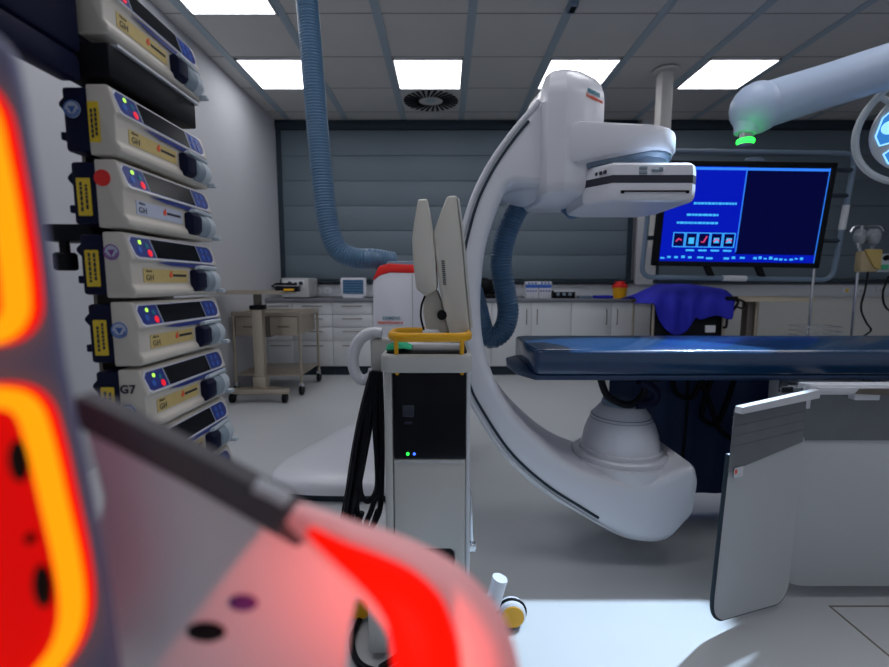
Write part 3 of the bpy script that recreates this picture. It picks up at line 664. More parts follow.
# ---------------------------------------------------------------- blue draped trolley, steel table, infusion stands
YT = 4.55
xa, xb = P(652, 300, YT).x, P(727, 300, YT).x
t = thing('steel_trolley', 'dark trolley hidden under the royal blue cloth', 'trolley', ((xa+xb)/2, YT+.25, 0))
bm = BM(); box(bm, xa, xb, YT, YT+.5, .86, .89, .004); obj('top_tray', bm, dsteel_m, t)
bm = BM(); box(bm, xa+.05, xb-.02, YT+.02, YT+.14, .12, .86, .01); obj('cupboard', bm, black_m, t)
for x in (xa+.02, xb-.02):
    for y in (YT+.0, YT+.48):
        bm = BM(); tube(bm, [(x, y, .09), (x, y, .86)], .014, 8); obj('leg', bm, steel_m, t)
        bm = BM(); cyl(bm, (0, y, .05), .05, x-.015, x+.015, 'x', 16); obj('castor', bm, black_m, t)
bm = BM(); box(bm, P(706, 330, YT).x, P(716, 330, YT).x, YT+.008, YT+.022, .58, .65, .003); obj('notice', bm, white_m, t)
# cloth as a draped sheet: rows of points over the heap
cols = 40; rings = []
pxs = [634+(732-634)*k/cols for k in range(cols+1)]
def topy(px): return 297-13*min(1, max(0, (px-634)/26)) + (0 if px < 690 else (px-690)*.14) if px < 727 else 290+ (px-727)*1.2
def hem(px):
    if px < 650: return 297+ (px-634)*.2
    if px < 698: return 303+33*math.sin(math.pi*min(1, max(0, (px-654)/44)))**.55 if px < 696 else 320
    return 318+2*math.sin(px*.2)
sheet = []
for px in pxs:
    Yf = YT-.03-.02*math.sin(px*.33); tp = P(px, topy(px), YT+.1); hz = P(px, hem(px), Yf)
    k = random.uniform(-.008, .008)
    sheet.append([V((tp.x, YT+.48, .895)), V((tp.x, YT+.34, tp.z*.6+.36+k)), V((tp.x, YT+.2, tp.z+.01)), V((tp.x, YT+.08, tp.z)), V((tp.x, YT-.0, tp.z-.05+k)), V((hz.x, Yf-.01, .88)), V((hz.x, Yf-.02+.02*math.sin(px*.4), .88*.5+hz.z*.5 if hz.z < .88 else .875)), V((hz.x, Yf-.015, hz.z if hz.z < .88 else .87))])
tb = BM(); vs = [[tb.verts.new(p) for p in r] for r in sheet]
for i in range(cols):
    for j_ in range(7): tb.faces.new((vs[i][j_], vs[i+1][j_], vs[i+1][j_+1], vs[i][j_+1]))
bmesh.ops.recalc_face_normals(tb, faces=tb.faces); o = obj('drape_cloth', tb, cloth_m, sm=80)
tag(o, 'royal blue cloth heaped over the trolley behind the patient table', 'cloth')
so = o.modifiers.new('thick', 'SOLIDIFY'); so.thickness = .006
ss = o.modifiers.new('sub', 'SUBSURF'); ss.levels = 1; ss.render_levels = 1

xa, xb = P(733, 300, YT).x, P(815, 300, YT).x; xm = P(762, 320, YT).x
t = thing('instrument_table', 'steel instrument table on a dark column right of the blue cloth', 'table', (xm, YT+.2, 0))
bm = BM(); box(bm, xa, xb, YT, YT+.45, .895, .912, .004)
for a in ((xa, xb, YT-.006, YT), (xa, xb, YT+.45, YT+.456)): box(bm, *a, .888, .928)
obj('tabletop', bm, mk('tan steel edge', (.60, .52, .40), .35, .2), t)
bm = BM(); box(bm, xm-.05, xm+.02, YT+.15, YT+.25, .12, .89, .006); obj('column', bm, dsteel_m, t)
bm = BM(); box(bm, xm+.024, xm+.06, YT+.14, YT+.24, .12, .89, .006); obj('lift_tube', bm, steel_m, t)
bm = BM(); box(bm, xm-.3, xm+.3, YT+.05, YT+.14, .08, .12, .01); box(bm, xm-.06, xm+.06, YT+.1, YT+.4, .08, .13, .01); obj('base', bm, dsteel_m, t)
for x in (xm-.27, xm+.27):
    bm = BM(); cyl(bm, (0, YT+.09, .04), .04, x-.015, x+.015, 'x', 16); obj('castor', bm, black_m, t)
bm = BM(); c0 = P(735, 302, YT-.03); tube(bm, smooth([c0+V((0, .02, .04)), c0+V((.03, 0, 0)), c0+V((-.01, 0, -.08)), c0+V((-.06, 0, -.12)), c0+V((-.07, 0, -.24)), c0+V((-.10, 0, -.25))], 6), .012, 8)
tube(bm, smooth([c0+V((0.02, .02, .03)), c0+V((.09, 0, .0)), c0+V((.08, 0, -.06)), c0+V((.0, 0, -.04))], 6), .010, 8); box(bm, c0.x-.09, c0.x+.02, YT-.05, YT-.008, .905, .94, .008)
obj('clamp', bm, black_m, t)

def stand(px0, py0, px1, Y, lab, r=.012):
    b = P(px0, py0, Y); x = b.x
    t = thing('infusion_stand', lab, 'stand', (x, Y, 0))
    bm = BM(); tube(bm, [(x, Y, .06), (x, Y, b.z)], r, 10); obj('pole', bm, chrome_m, t)
    for k in range(5):
        a = 2*math.pi*k/5+.3; e = V((x+.25*math.cos(a), Y+.25*math.sin(a), .055))
        bm = BM(); tube(bm, [(x, Y, .1), e], .012, 8); lg = obj('leg', bm, chrome_m, t)
        bm = BM(); cyl(bm, (0, e.y, .03), .03, e.x-.01, e.x+.01, 'x', 14); obj('castor', bm, black_m, lg)
    return t, x
t, x = stand(814, 269, 806, 3.95, 'thin steel pole stand below the right end of the display')
bm = BM()
for z in (.62, .66, .70):
    tube(bm, [(x+a, 3.95+b, z) for a, b in rr(-.10, .22, -.1, .12, .03, 3)], .003, 6, True)
for k in range(14): tube(bm, [(x-.1+.024*k, 3.85, .61), (x-.1+.024*k, 3.85, .705)], .002, 5)
obj('wire_basket', bm, chrome_m, t)
t2, x2 = stand(862, 226, 850, 4.25, 'infusion stand with pumps and bottles near the right edge'); st2 = t2
bm = BM(); tube(bm, smooth([(x2-.1, 4.25, P(862, 232, 4.25).z), (x2-.06, 4.25, P(862, 226, 4.25).z), (x2+.06, 4.25, P(862, 226, 4.25).z), (x2+.16, 4.25, P(862, 226, 4.25).z), (x2+.2, 4.25, P(862, 231, 4.25).z)], 6), .006, 8); obj('hook_bar', bm, chrome_m, t2)
for px, py0, py1, r, lab in ((860.5, 228, 246, .045, 'clear infusion bottle hanging on the left of the stand'), (874, 228, 246, .055, 'clear infusion bottle hanging on the right of the stand')):
    a, b = P(px, py0, 4.2), P(px, py1, 4.2); h = a.z-b.z
    t = thing('infusion_bottle', lab, 'bottle', (a.x, 4.2, b.z), 'infusion bottles')
    bm = BM(); lathe(bm, [(.012, -.03), (.016, .0), (r*.8, .03), (r, .07), (r, h-.05), (r*.7, h-.01), (.012, h)], n=20); obj('bottle', bm, glass_m, t, False)
    bm = BM(); lathe(bm, [(r*.78, .033), (r*.95, .07), (r*.95, h*.6)], n=20); obj('fluid', bm, palegrey_m, t, False)
    bm = BM(); tube(bm, [(0, 0, -.03), (.004, 0, -.12)], .004, 6); obj('drip_line', bm, palegrey_m, t, False)
a, b = P(862, 251, 4.12), P(878, 272, 4.12)
t = thing('infusion_pump', 'beige infusion pump clamped on the stand', 'pump', ((a.x+b.x)/2, 4.15, b.z), 'infusion pumps at the right')
bm = BM(); box(bm, a.x, b.x, 4.12, 4.19, b.z, a.z, .012); obj('case', bm, mk('beige pump case', (.36, .29, .17), .5), t)
bm = BM(); prism(bm, [(b.x-.05, b.z+.04), (b.x+.005, b.z+.02), (b.x+.005, a.z+.012), (a.x+.02, a.z+.015), (a.x+.03, a.z-.02)], 'y', 4.10, 4.125, .004); obj('front_cover', bm, mk('amber cover', (.44, .32, .10), .4), t)
a, b = P(880, 256, 4.12), P(890, 272, 4.12)
t = thing('infusion_pump', 'pale pump module with a green screen right of the beige pump', 'pump', ((a.x+b.x)/2, 4.15, b.z), 'infusion pumps at the right')
bm = BM(); box(bm, a.x, b.x, 4.12, 4.17, b.z, a.z+.02, .01); obj('case', bm, palegrey_m, t)
bm = BM(); box(bm, a.x+.015, b.x-.02, 4.113, 4.125, b.z+.02, b.z+.065, .003); obj('green_screen', bm, mk('green panel', (.03, .30, .16), .4), t)
bm = BM(); cyl(bm, ((a.x+b.x)/2, 0, a.z-.015), .024, 4.10, 4.125, 'y'); obj('knob', bm, black_m, t)
for pts, lab in ((((868, 272), (865, 290), (861, 308), (866, 322), (871, 330), (864, 336)), 'black cable dangling from the beige infusion pump'), (((889, 276), (883, 292), (885, 306), (894, 314)), 'black cable curving at the right edge by the pumps')):
    bm = BM(); tube(bm, smooth([P(p[0], p[1], 4.12) for p in pts], 8), .008, 8); tag(obj('power_cable', bm, rubber_m), lab, 'cable')

# ---------------------------------------------------------------- monitor cart in the middle
CY = 1.25; CX0, CX1 = -.168, .072
t = thing('monitor_cart', 'tall grey monitor cart with black glass front and yellow handle', 'cart', (-.05, 1.4, 0)); CT = t
bm = BM(); box(bm, CX0+.022, CX1-.012, CY+.006, 1.53, .20, .83, .008); obj('body', bm, cart_m, t)
bm = BM(); box(bm, CX0, CX0+.024, CY-.004, 1.54, .16, .83, .006); obj('side_column', bm, cart_m, t)
bm = BM(); box(bm, CX1-.012, CX1, CY-.004, 1.54, .16, .83, .004); obj('side_rail', bm, white2_m, t)
zt = P(430, 372, CY).z; zm = P(430, 458.5, CY).z; zb = P(430, 548, CY).z; zl = P(430, 590, CY).z
bm = BM(); box(bm, CX0+.026, CX1-.013, CY-.006, CY+.01, zm+.002, zt, .003); fr = obj('glass_front', bm, gloss_m, t)
bm = BM(); box(bm, CX0+.05, CX0+.085, CY-.0075, CY, .70, .735, .003); box(bm, CX0+.057, CX0+.078, CY-.0075, CY, .68, .688); obj('dim_panel', bm, mk('dim blue glass', (.008, .012, .03), .15), fr)
for px, m_, r in ((408, led_g, .0042), (414.5, led_b, .0036)):
    c = P(px, 453, CY); bm = BM(); cyl(bm, (c.x, 0, c.z), r, CY-.0085, CY-.003, 'y', 14); obj('indicator_light', bm, m_, fr)
bm = BM(); prism(bm, [(CX0+.026, zm-.001), (CX0+.026, zl), (-.09, zl), (-.09, zb-.012), (-.082, zb), (.018, zb), (.03, zb-.012), (.03, zl), (CX1-.013, zl), (CX1-.013, zm-.001)], 'y', CY-.004, CY+.01, .003); obj('front_panel', bm, cart_m, t)
bm = BM(); box(bm, CX0+.03, CX1-.016, CY-.0055, CY, zm-.012, zm-.004, .002); obj('panel_step', bm, grey_m, t)
bm = BM(); box(bm, -.088, .028, CY+.0005, CY+.008, zl, zb); obj('cable_bay', bm, black_m, t)
# tray
bm = BM(); tz0, tz1 = P(430, 372, CY).z+.002, P(430, 353, CY).z
prism(bm, rr(CX0-.006, CX1+.004, CY-.03, 1.56, .03), 'z', tz0, tz1, .008, 3); obj('top_tray', bm, cart_m, t)
bm = BM(); prism(bm, rr(CX0+.008, CX1-.01, CY-.018, 1.54, .025), 'z', tz1-.001, tz1+.004); obj('tray_mat', bm, black_m, t)
bm = BM(); prism(bm, rr(CX0+.06, CX1-.02, CY+.02, 1.5, .02), 'z', tz1+.003, tz1+.022, .004); kb = obj('keyboard', bm, white2_m, t)
for px in (397, 462):
    c = P(px, 373, CY-.01); bm = BM(); ball(bm, c, .006, .006, .006); obj('yellow_knob', bm, yel2_m, t)
# yellow handle
hz = P(430, 338, CY-.03).z
hx0, hx1 = P(389, 338, CY-.03).x, P(470, 338, CY-.03).x
bm = BM(); tube(bm, [V((a, b, hz+.002)) for a, b in rr(hx0, hx1, CY-.035, CY+.12, .05, 6)], .0085, 10, True, flat=1.5)
hd = obj('handle', bm, yel2_m, t)
for x in (P(396, 345, CY-.03).x, P(462, 345, CY-.03).x):
    bm = BM(); tube(bm, [(x, CY-.03, hz), (x, CY-.022, tz1+.001)], .006, 8); obj('handle_post', bm, yel2_m, hd)
# monitor seen from its edge
def pmon(pts, y0, y1, m_, name, par, b=.006):
    bm = BM(); prism(bm, PX(pts, y0), 'y', y0, y1, b, 3, ang=20); return obj(name, bm, m_, par)
mon = pmon([(447, 196), (457, 195), (461.5, 232), (466, 285), (471, 330), (466, 342), (452, 343), (444.5, 315), (439.5, 286), (434.5, 250), (433.5, 232), (440, 214)], 1.30, 1.52, beige_m, 'monitor', CT)
pmon([(457.3, 197), (459.5, 199), (464, 232), (469, 285), (473, 328), (470.5, 328), (466.3, 285), (461.8, 232)], 1.298, 1.522, cart_m, 'screen_edge', mon, .001)
pmon([(418, 199), (427.5, 198.5), (430, 214), (432.5, 230), (434.5, 250), (437, 285), (436, 291), (425.5, 296), (416, 289), (413, 262), (412, 238), (414, 222)], 1.29, 1.50, beige_m, 'rear_housing', mon)
pmon([(424, 292), (437, 290), (441, 300), (446, 318), (449, 331), (440, 336), (427, 334), (423, 312)], 1.33, 1.47, beige_m, 'tilt_arm', mon)
bm = BM()
for k in range(12):
    z = P(445, 261+2.1*k, 1.297).z; x = P(443+.25*k*.6, 261+2.1*k, 1.297).x; box(bm, x-.0045, x+.0045, 1.2985, 1.3015, z-.0014, z+.0014)
obj('vent_slot', bm, dark_m, mon)
bm = BM(); c = P(442, 315, 1.31); cyl(bm, (c.x, 0, c.z), .014, 1.30, 1.335, 'y'); obj('pivot', bm, black_m, mon)
bm = BM(); tube(bm, smooth([P(425, 296, 1.31), P(421.5, 306, 1.31), P(421, 318, 1.31), P(424, 330, 1.31)], 6), .003, 8); obj('monitor_cable', bm, rubber_m, mon)
a, b = P(423, 328, 1.36), P(440, 350, 1.28)
bm = BM(); box(bm, a.x, b.x, 1.30, 1.45, tz1+.003, a.z, .008); obj('monitor_neck', bm, white2_m, CT)
# base with splayed legs and castors
bm = BM(); box(bm, CX0+.01, CX1-.01, CY+.02, 1.53, .11, .205, .01); obj('base', bm, cart_m, t)
def leg(pa, pb, w0=.03, w1=.026):
    bm = BM(); tube(bm, [pa, (V(pa)+V(pb))/2, pb], [w0, (w0+w1)/2, w1], 12); obj('base_leg', bm, white2_m, t)
def castor(c, r=.042, w=.022, ax='x'):
    bm = BM(); cyl(bm, (0, c[1], c[2]) if ax == 'x' else (c[0], 0, c[2]), r, (c[0] if ax == 'x' else c[1])-w, (c[0] if ax == 'x' else c[1])+w, ax, 24, b=.006); w_ = obj('castor', bm, white_m, t)
    bm = BM(); cyl(bm, (0, c[1], c[2]) if ax == 'x' else (c[0], 0, c[2]), r*.82, (c[0] if ax == 'x' else c[1])-w-.003, (c[0] if ax == 'x' else c[1])+w+.003, ax, 24); obj('wheel_cap', bm, yel2_m, w_)
    bm = BM(); tube(bm, [(c[0]+(r+.001)*math.cos(a)*(ax == 'y'), c[1]+(r+.001)*math.cos(a)*(ax == 'x'), c[2]+(r+.001)*math.sin(a)) for a in [2*math.pi*k/24 for k in range(24)]], .005, 6, True); obj('tyre', bm, black_m, w_)
leg((CX1-.03, 1.33, .10), (.15, 1.345, .06)); castor((P(512, 608, 1.33).x, 1.335, .047), ax='y')
bm = BM(); tube(bm, [P(500, 578, 1.325)-V((0, 0, 0)), P(492, 606, 1.325)], .024, 14); obj('castor_fork', bm, white_m, t)
leg((CX0+.02, 1.33, .16), (-.23, 1.36, .09)); castor((P(360, 618, 1.36).x, 1.37, .047), ax='y')
bm = BM(); box(bm, P(368, 640, 1.2).x, P(389, 640, 1.2).x, 1.2, 1.3, .02, .17, .008); obj('front_foot', bm, cart_m, t)
leg((CX0+.03, 1.3, .15), (-.18, 1.25, .13)); castor((.05, 1.48, .05)); castor((-.15, 1.48, .05))
bm = BM(); c = P(476, 520, 1.4); tube(bm, [(CX1, 1.4, c.z+.12), (CX1+.012, 1.4, c.z+.08), (CX1+.018, 1.4, c.z-.09)], .005, 8); box(bm, CX1, CX1+.03, 1.385, 1.41, c.z-.10, c.z-.075, .004); obj('side_lever', bm, chrome_m, t)
# cable hook
hk = smooth([P(a, b, 1.4) for a, b in ((382, 333), (370, 333), (358, 342), (353, 358), (355, 372), (362, 380), (371, 377), (374, 370))], 8)
bm = BM(); tube(bm, hk, .0175, 12, flat=1.0); obj('cable_hook', bm, white_m, t)
bm = BM(); a = P(378, 350, 1.42); box(bm, a.x-.02, CX0+.004, 1.39, 1.45, .80, .90, .01); obj('hook_bracket', bm, cart_m, t)
# hanging cables
t = thing('cable_bundle', 'bundle of black cables looped on the white hook of the cart', 'cables', (P(365, 450, 1.38).x, 1.38, .3))
loops = [[(374, 371), (366, 400), (357, 440), (351, 480), (347, 505), (345, 522), (350, 524), (354, 500), (362, 460), (370, 410), (376, 371)],
         [(376, 371), (368, 410), (360, 450), (354, 490), (352, 515), (357, 524), (362, 512)],
         [(372, 372), (362, 410), (354, 450), (348, 490), (343, 520), (346, 535)],
         [(378, 371), (375, 420), (377, 460), (377, 488), (369, 501), (361, 494), (360, 470), (364, 440), (372, 372)],
         [(379, 372), (380, 430), (379, 480), (372, 508), (366, 525), (371, 535)],
         [(377, 371), (371, 420), (363, 465), (357, 500), (360, 525), (370, 530), (378, 510)],
         [(380, 372), (382, 440), (381, 500), (376, 520), (368, 532)],
         [(375, 371), (370, 395), (360, 430), (352, 470), (349, 510), (352, 530)]]
for i, lp in enumerate(loops):
    bm = BM(); tube(bm, smooth([P(a, b, 1.345+.012*(i % 3)) for a, b in lp], 8), .0085, 8); obj('cable', bm, rubber_m, t)
bm = BM()
t = thing('floor_cables', 'black cables lying on the floor at the foot of the cart', 'cables', (P(400, 660, 1.16).x, 1.16, 0))
for i, lp in enumerate(([(362, 615), (352, 640), (360, 664), (385, 672), (410, 662), (430, 655)], [(380, 668), (400, 655), (420, 640), (424, 625)], [(375, 680), (400, 668), (425, 664), (432, 640)])):
    pts = []
    for a, b in lp:
        r = ray(a, b); s = (.012-CZ)/r.z if r.z < 0 else 1; q_ = V((r.x*s, r.y*s, CZ+r.z*s)); pts.append(q_)
    bm = BM(); tube(bm, smooth(pts, 8), .009, 8); obj('cable', bm, rubber_m, t)
# green cloth on the tray
t_ = BM(); a, b = P(386, 352, CY).x, P(412, 352, CY).x
gz = tz1+.006
gp = [[V((a+(b-a)*i/8+random.uniform(-.003, .003), CY-.02+.09*j_/6, gz+.026*math.sin(math.pi*min(1, (j_+.6)/6))*(.5+.5*math.sin(math.pi*(i+.5)/9))+random.uniform(-.002, .004))) for j_ in range(7)] for i in range(9)]
vs = [[t_.verts.new(p) for p in r] for r in gp]
for i in range(8):
    for j_ in range(6): t_.faces.new((vs[i][j_], vs[i+1][j_], vs[i+1][j_+1], vs[i][j_+1]))
o = obj('green_cloth', t_, green_m, sm=80); tag(o, 'crumpled green cloth at the left end of the cart tray', 'cloth')
m_ = o.modifiers.new('thick', 'SOLIDIFY'); m_.thickness = .004; m_ = o.modifiers.new('sub', 'SUBSURF'); m_.levels = 1; m_.render_levels = 1

# ---------------------------------------------------------------- syringe pump stack
PXF, PY0 = -.60, .897
def pl_(bm, pts, o, ex, ey, th): return plate(bm, [((a-.165)*1.04+.163, (c-.0215)*1.2+.0225) for a, c in pts], o, ex, ey, th)
def pump_master():
    t = thing('syringe_pump', 'x', 'syringe pump', (PXF, PY0, 0), 'syringe pumps stacked on the rack')
    prof = [(-.057, 0), (-.006, 0), (.002, .006), (.002, .016), (-.006, .025), (-.006, .070), (-.001, .076), (-.013, .121), (-.019, .127), (-.057, .127)]
    bm = BM(); prism(bm, prof, 'y', 0, .33, .0035, 3, ang=20); case = obj('casing', bm, cream_m, t, False, sm=50)
    bm = BM(); box(bm, -.103, -.056, .001, .33, .006, .123, .006)
    prism(bm, [(-.102, .078), (-.112, .09), (-.112, .096), (-.102, .106)], 'y', .004, .05, .002); box(bm, -.113, -.1, .004, .03, .028, .043, .002)
    obj('rear_housing', bm, navy_m, t, False)
    o0 = V((-.0012, 0, .0775)); et = V((-.012, 0, .045)).normalized()
    ey = V((0, 1, 0))
    pan = [(.014, .030), (.020, .009), (.028, .005), (.296, .005), (.308, .010), (.312, .020), (.306, .034), (.296, .038), (.022, .038)]
    bm = BM(); pl_(bm, [(a+(-.004 if a < .1 else .004), b+(-.0035 if b < .02 else .0025)) for a, b in pan], o0, ey, et, .0012); obj('panel_border', bm, white_m, t, False)
    bm = BM(); pl_(bm, pan, o0, ey, et, .0020); dp_ = obj('control_panel', bm, navyp_m, t, False)
    bm = BM(); pl_(bm, [(.082, .0055), (.246, .0055), (.240, .0375), (.076, .0375)], o0, ey, et, .0026); obj('display', bm, gloss_m, dp_, False)
    for q_ in (.0,): bm = BM(); pl_(bm, [(.0785, .005), (.0805, .005), (.0745, .038), (.0725, .038)], o0, ey, et, .0028); obj('divider_line', bm, palegrey_m, dp_, False); bm = BM(); pl_(bm, [(.2475, .005), (.2495, .005), (.2435, .038), (.2415, .038)], o0, ey, et, .0028); obj('divider_line', bm, palegrey_m, dp_, False)
    for a, b, r, m_, nm in ((.040, .030, .0035, led_y, 'indicator_light'), (.034, .017, .0055, keyb_m, 'key'), (.058, .025, .0045, teal_m, 'key'), (.062, .0125, .006, led_r, 'stop_key')):
        bm = BM(); pl_(bm, circ(a, b, r), o0, ey, et, .0032); obj(nm, bm, m_, dp_, False)
    for a, b in ((.264, .015), (.264, .029), (.286, .014), (.284, .028)):
        bm = BM(); pl_(bm, circ(a, b, .0055), o0, ey, et, .003); obj('key', bm, keyb_m, dp_, False)
    # accent under the panel
    bm = BM(); plate(bm, [(.075, .0715), (.13, .0665), (.24, .0655), (.30, .068), (.318, .0725), (.30, .0745), (.12, .0745)], (-.0025, 0, 0), (0, 1, 0), (0, 0, 1), .0012); obj('accent_stripe', bm, navyp_m, t, False)
    # syringe clamp and plunger holder
    bm = BM(); prism(bm, [(-.007, .008), (.008, .010), (.016, .02), (.016, .052), (.008, .062), (-.007, .06)], 'y', .205, .246, .005); obj('syringe_clamp', bm, navy_m, t, False)
    bm = BM(); cyl(bm, (-.012, 0, .034), .030, .246, .285, 'y', 26, b=.004); pl = obj('plunger_holder', bm, mid_m, t, False)
    bm = BM(); lathe(bm, [(.031, .284), (.032, .300), (.028, .318), (.018, .326)], (-.014, 0, .034), 'y', 26); box(bm, -.01, .02, .315, .331, .004, .014, .003); obj('holder_cap', bm, palegrey_m, pl, False)
    bm = BM(); tube(bm, [(-.004, .225, .062), (.004, .228, .066), (.004, .26, .067), (-.002, .32, .066)], .0055, 8); obj('guide_rod', bm, palegrey_m, t, False)
    return t
proto = pump_master()
GHX = V((0, 1, 0)); GZ = V((0, 0, 1))
labs = ['topmost syringe pump in the stack, cut off by the upper edge', 'syringe pump with a yellow label on its cream end, second from the top', 'syringe pump with a round red sticker on its cream end', 'syringe pump with a round purple sticker on its cream end', 'syringe pump with a blue round sticker on its cream end, directly above the G7 pump', 'syringe pump lettered G7 above a blue round sticker', 'syringe pump just below the G7 pump, its left half hidden by the dark strip', 'lowest clearly visible syringe pump, only its right end above the dark strip', 'bottom syringe pump of the stack, almost fully hidden']
tops = [1.652, 1.437, 1.3025, 1.168, 1.033, .899, .7645, .63, .4955]
pumps = []
for i in range(9):
    p_ = proto if i == 0 else copy_tree(proto)
    p_.location = (PXF+(1.168-tops[i])*.035, PY0, tops[i]-.127); p_['label'] = labs[i]
    pumps.append(p_)
def sticker(par, name, m_, poly, y=-.0008, th=.0012):
    bm = BM(); plate(bm, poly, (0, y, 0), (1, 0, 0), (0, 0, 1), th); return obj(name, bm, m_, par, False)
def warn(par, xa, xb, za, zb, y):
    s = sticker(par, 'warning_label', yellow_m, rr(xa, xb, za, zb, .002), y)
    bm = BM(); zz = za+.008
    for k, x in enumerate((xa+(xb-xa)*.32, xa+(xb-xa)*.70)):
        z = za+.008+.004*k
        while z < zb-.012:
            h = random.uniform(.004, .009); plate(bm, [(x-.0022, z), (x+.0022, z), (x+.0022, z+h), (x-.0022, z+h)], (0, y-.0012, 0), (1, 0, 0), (0, 0, 1), .0005); z += h+.0018
    obj('label_print', bm, ink_m, s, False)
def roundst(par, m_, cx, cz, r, y, fill=True):
    s = sticker(par, 'round_sticker', m_ if fill else pale_m, circ(cx, cz, r), y)
    if not fill:
        bm = BM(); tube(bm, [(cx+r*.9*math.cos(a), y-.0012, cz+r*.9*math.sin(a)) for a in [2*math.pi*k/20 for k in range(20)]], .0013, 5, True)
        plate(bm, [(cx-r*.45, cz+r*.3), (cx, cz-r*.5), (cx+r*.45, cz+r*.3)], (0, y-.0012, 0), (1, 0, 0), (0, 0, 1), .0006)
        for k in range(7):
            a = math.pi*(1.1+.8*k/6); plate(bm, circ(cx+r*.68*math.cos(a), cz+r*.68*math.sin(a), r*.13, 6), (0, y-.0012, 0), (1, 0, 0), (0, 0, 1), .0006)
        obj('sticker_print', bm, m_, s, False)
for i, p_ in enumerate(pumps):
    lm = pale_m if i == 2 else tan_m
    bm = BM(); plate(bm, rr(.035, .195, .030, .058, .002), (-.0058, 0, 0), (0, 1, 0), (0, 0, 1), .001); fl = obj('face_label', bm, lm, p_, False)
    text('lettering', 'Alaris', .0075, ink_m, fl, (-.0046, .043, .051), GHX, GZ, False)
    text('lettering', 'GH', .0165, ink_m, fl, (-.0046, .042, .0345), GHX, GZ, False, bold=.0001)
    bm = BM(); plate(bm, circ(.128, .046, .0055, 10), (-.0048, 0, 0), (0, 1, 0), (0, 0, 1), .0008); plate(bm, [(.126, .050), (.131, .049), (.133, .054), (.129, .055)], (-.0048, 0, 0), (0, 1, 0), (0, 0, 1), .0008); obj('logo', bm, redlogo_m, fl, False)
    bm = BM()
    for k in range(9): plate(bm, [(.137+.0058*k, .0430), (.1415+.0058*k, .0430), (.1415+.0058*k, .0485), (.137+.0058*k, .0485)], (-.0048, 0, 0), (0, 1, 0), (0, 0, 1), .0006)
    obj('logo_print', bm, ink_m, fl, False)
    if i == 1:
        warn(p_, -.054, -.034, .022, .095, -.0008); roundst(p_, inkb_m, -.084, .082, .016, -.0002, False)
    else:
        warn(p_, -.092, -.066, .022, .092, -.0002)
    if i == 2: roundst(p_, red_m, -.042, .092, .0155, -.0008)
    if i == 3: roundst(p_, purple_m, -.040, .088, .0155, -.0008, False)
    if i == 4: roundst(p_, inkb_m, -.041, .072, .0165, -.0008, False)
    if i >= 5:
        roundst(p_, inkb_m, -.040, .042, .0165, -.0008, False)
    if i == 5: text('lettering', 'G7', .0235, ink_m, p_, (-.054, -.0010, .080), (1, 0, 0), (0, 0, 1), False, bold=.0008)
# rack
t = thing('pump_rack', 'white rack column with dark rails holding the syringe pump stack', 'rack', (-.76, 1.05, 0))
bm = BM(); box(bm, -.81, -.718, 1.06, 1.14, .0, 1.20, .006); obj('column', bm, white2_m, t)
bm = BM(); box(bm, -.70, -.658, .45, .885, 1.432, 1.480, .012); obj('top_rail', bm, navy_m, t)
bm = BM(); box(bm, -1.0, -.655, .45, .885, 1.480, 1.85, .012); obj('head_unit', bm, navy_m, t)
bm = BM(); box(bm, -.715, -.62, .90, 1.20, 1.452, 1.512, .004); obj('power_unit', bm, black_m, t)
bm = BM(); box(bm, -.70, -.615, .92, 1.21, 1.512, 1.517); obj('shelf', bm, white2_m, t)
bm = BM(); z = 1.165
box(bm, -.80, -.70, .93, .99, z-.012, z+.022, .005); tube(bm, [(-.765, .94, z-.055), (-.765, .94, z)], .009, 10); cyl(bm, (-.765, .94, z-.052), .020, -.018, .018, n=16, b=.004); obj('clamp', bm, black_m, t)
bm = BM(); box(bm, -.723, -.716, .95, 1.22, .30, 1.45); obj('back_rail', bm, dsteel_m, t)
bm = BM(); box(bm, -.95, -.62, .9, 1.3, .0, .05, .01); obj('foot', bm, dark_m, t)

# ---------------------------------------------------------------- blurred device close to the camera
YD = .20
t = thing('lit_device', 'out-of-focus pale device in the foreground with glowing orange rings and red handle', 'device', (-.1, .25, 0)); FG = t
bm = BM(); prism(bm, PX([(-90, 15), (-10, 30), (8, 52), (18, 100), (38, 225), (58, 370), (80, 470), (104, 590), (118, 700), (-90, 700)], YD), 'y', YD, YD+.006, .002, 3, ang=15); obj('ring_panel', bm, fgp_m, t)
def px3(pts, Y): return [P(a, b, Y) for a, b in pts]
r1 = smooth(px3([(-75, 110), (-34, 88), (-9, 112), (3, 160), (14, 220), (23, 285), (22, 316), (3, 332), (-30, 334), (-72, 320), (-80, 200)], YD-.003), 6, True)
r2 = smooth(px3([(-62, 420), (-30, 400), (10, 396), (34, 406), (47, 440), (61, 500), (74, 560), (78, 605), (69, 640), (46, 672), (20, 696), (-30, 700), (-55, 600)], YD-.003), 6, True)
k = S(40, 400, YD)
for r_ in (r1, r2):
    bm = BM(); tube(bm, [p+V((0, .004, 0)) for p in r_], 12.5*k, 10, True); a_ = obj('ring_halo', bm, ringr_m, t)  # wider red tube behind, drawn as the glow of the ring
    bm = BM(); tube(bm, [p-V((0, .0035, 0)) for p in r_], 10.5*k, 10, True); obj('light_ring', bm, ring_m, a_)
    bm = BM(); prism(bm, [(p.x, p.z) for p in r_], 'y', YD-.002, YD+.001); pd = obj('button_pad', bm, redpad_m, t)
for a, b, w, h in ((19, 461, 9, 22), (43, 586, 9, 24), (31, 538, 4, 6)):
    bm = BM(); ball(bm, P(a, b, YD-.003), w*k, .003, h*k); obj('button', bm, black_m, pd)
YC = .235
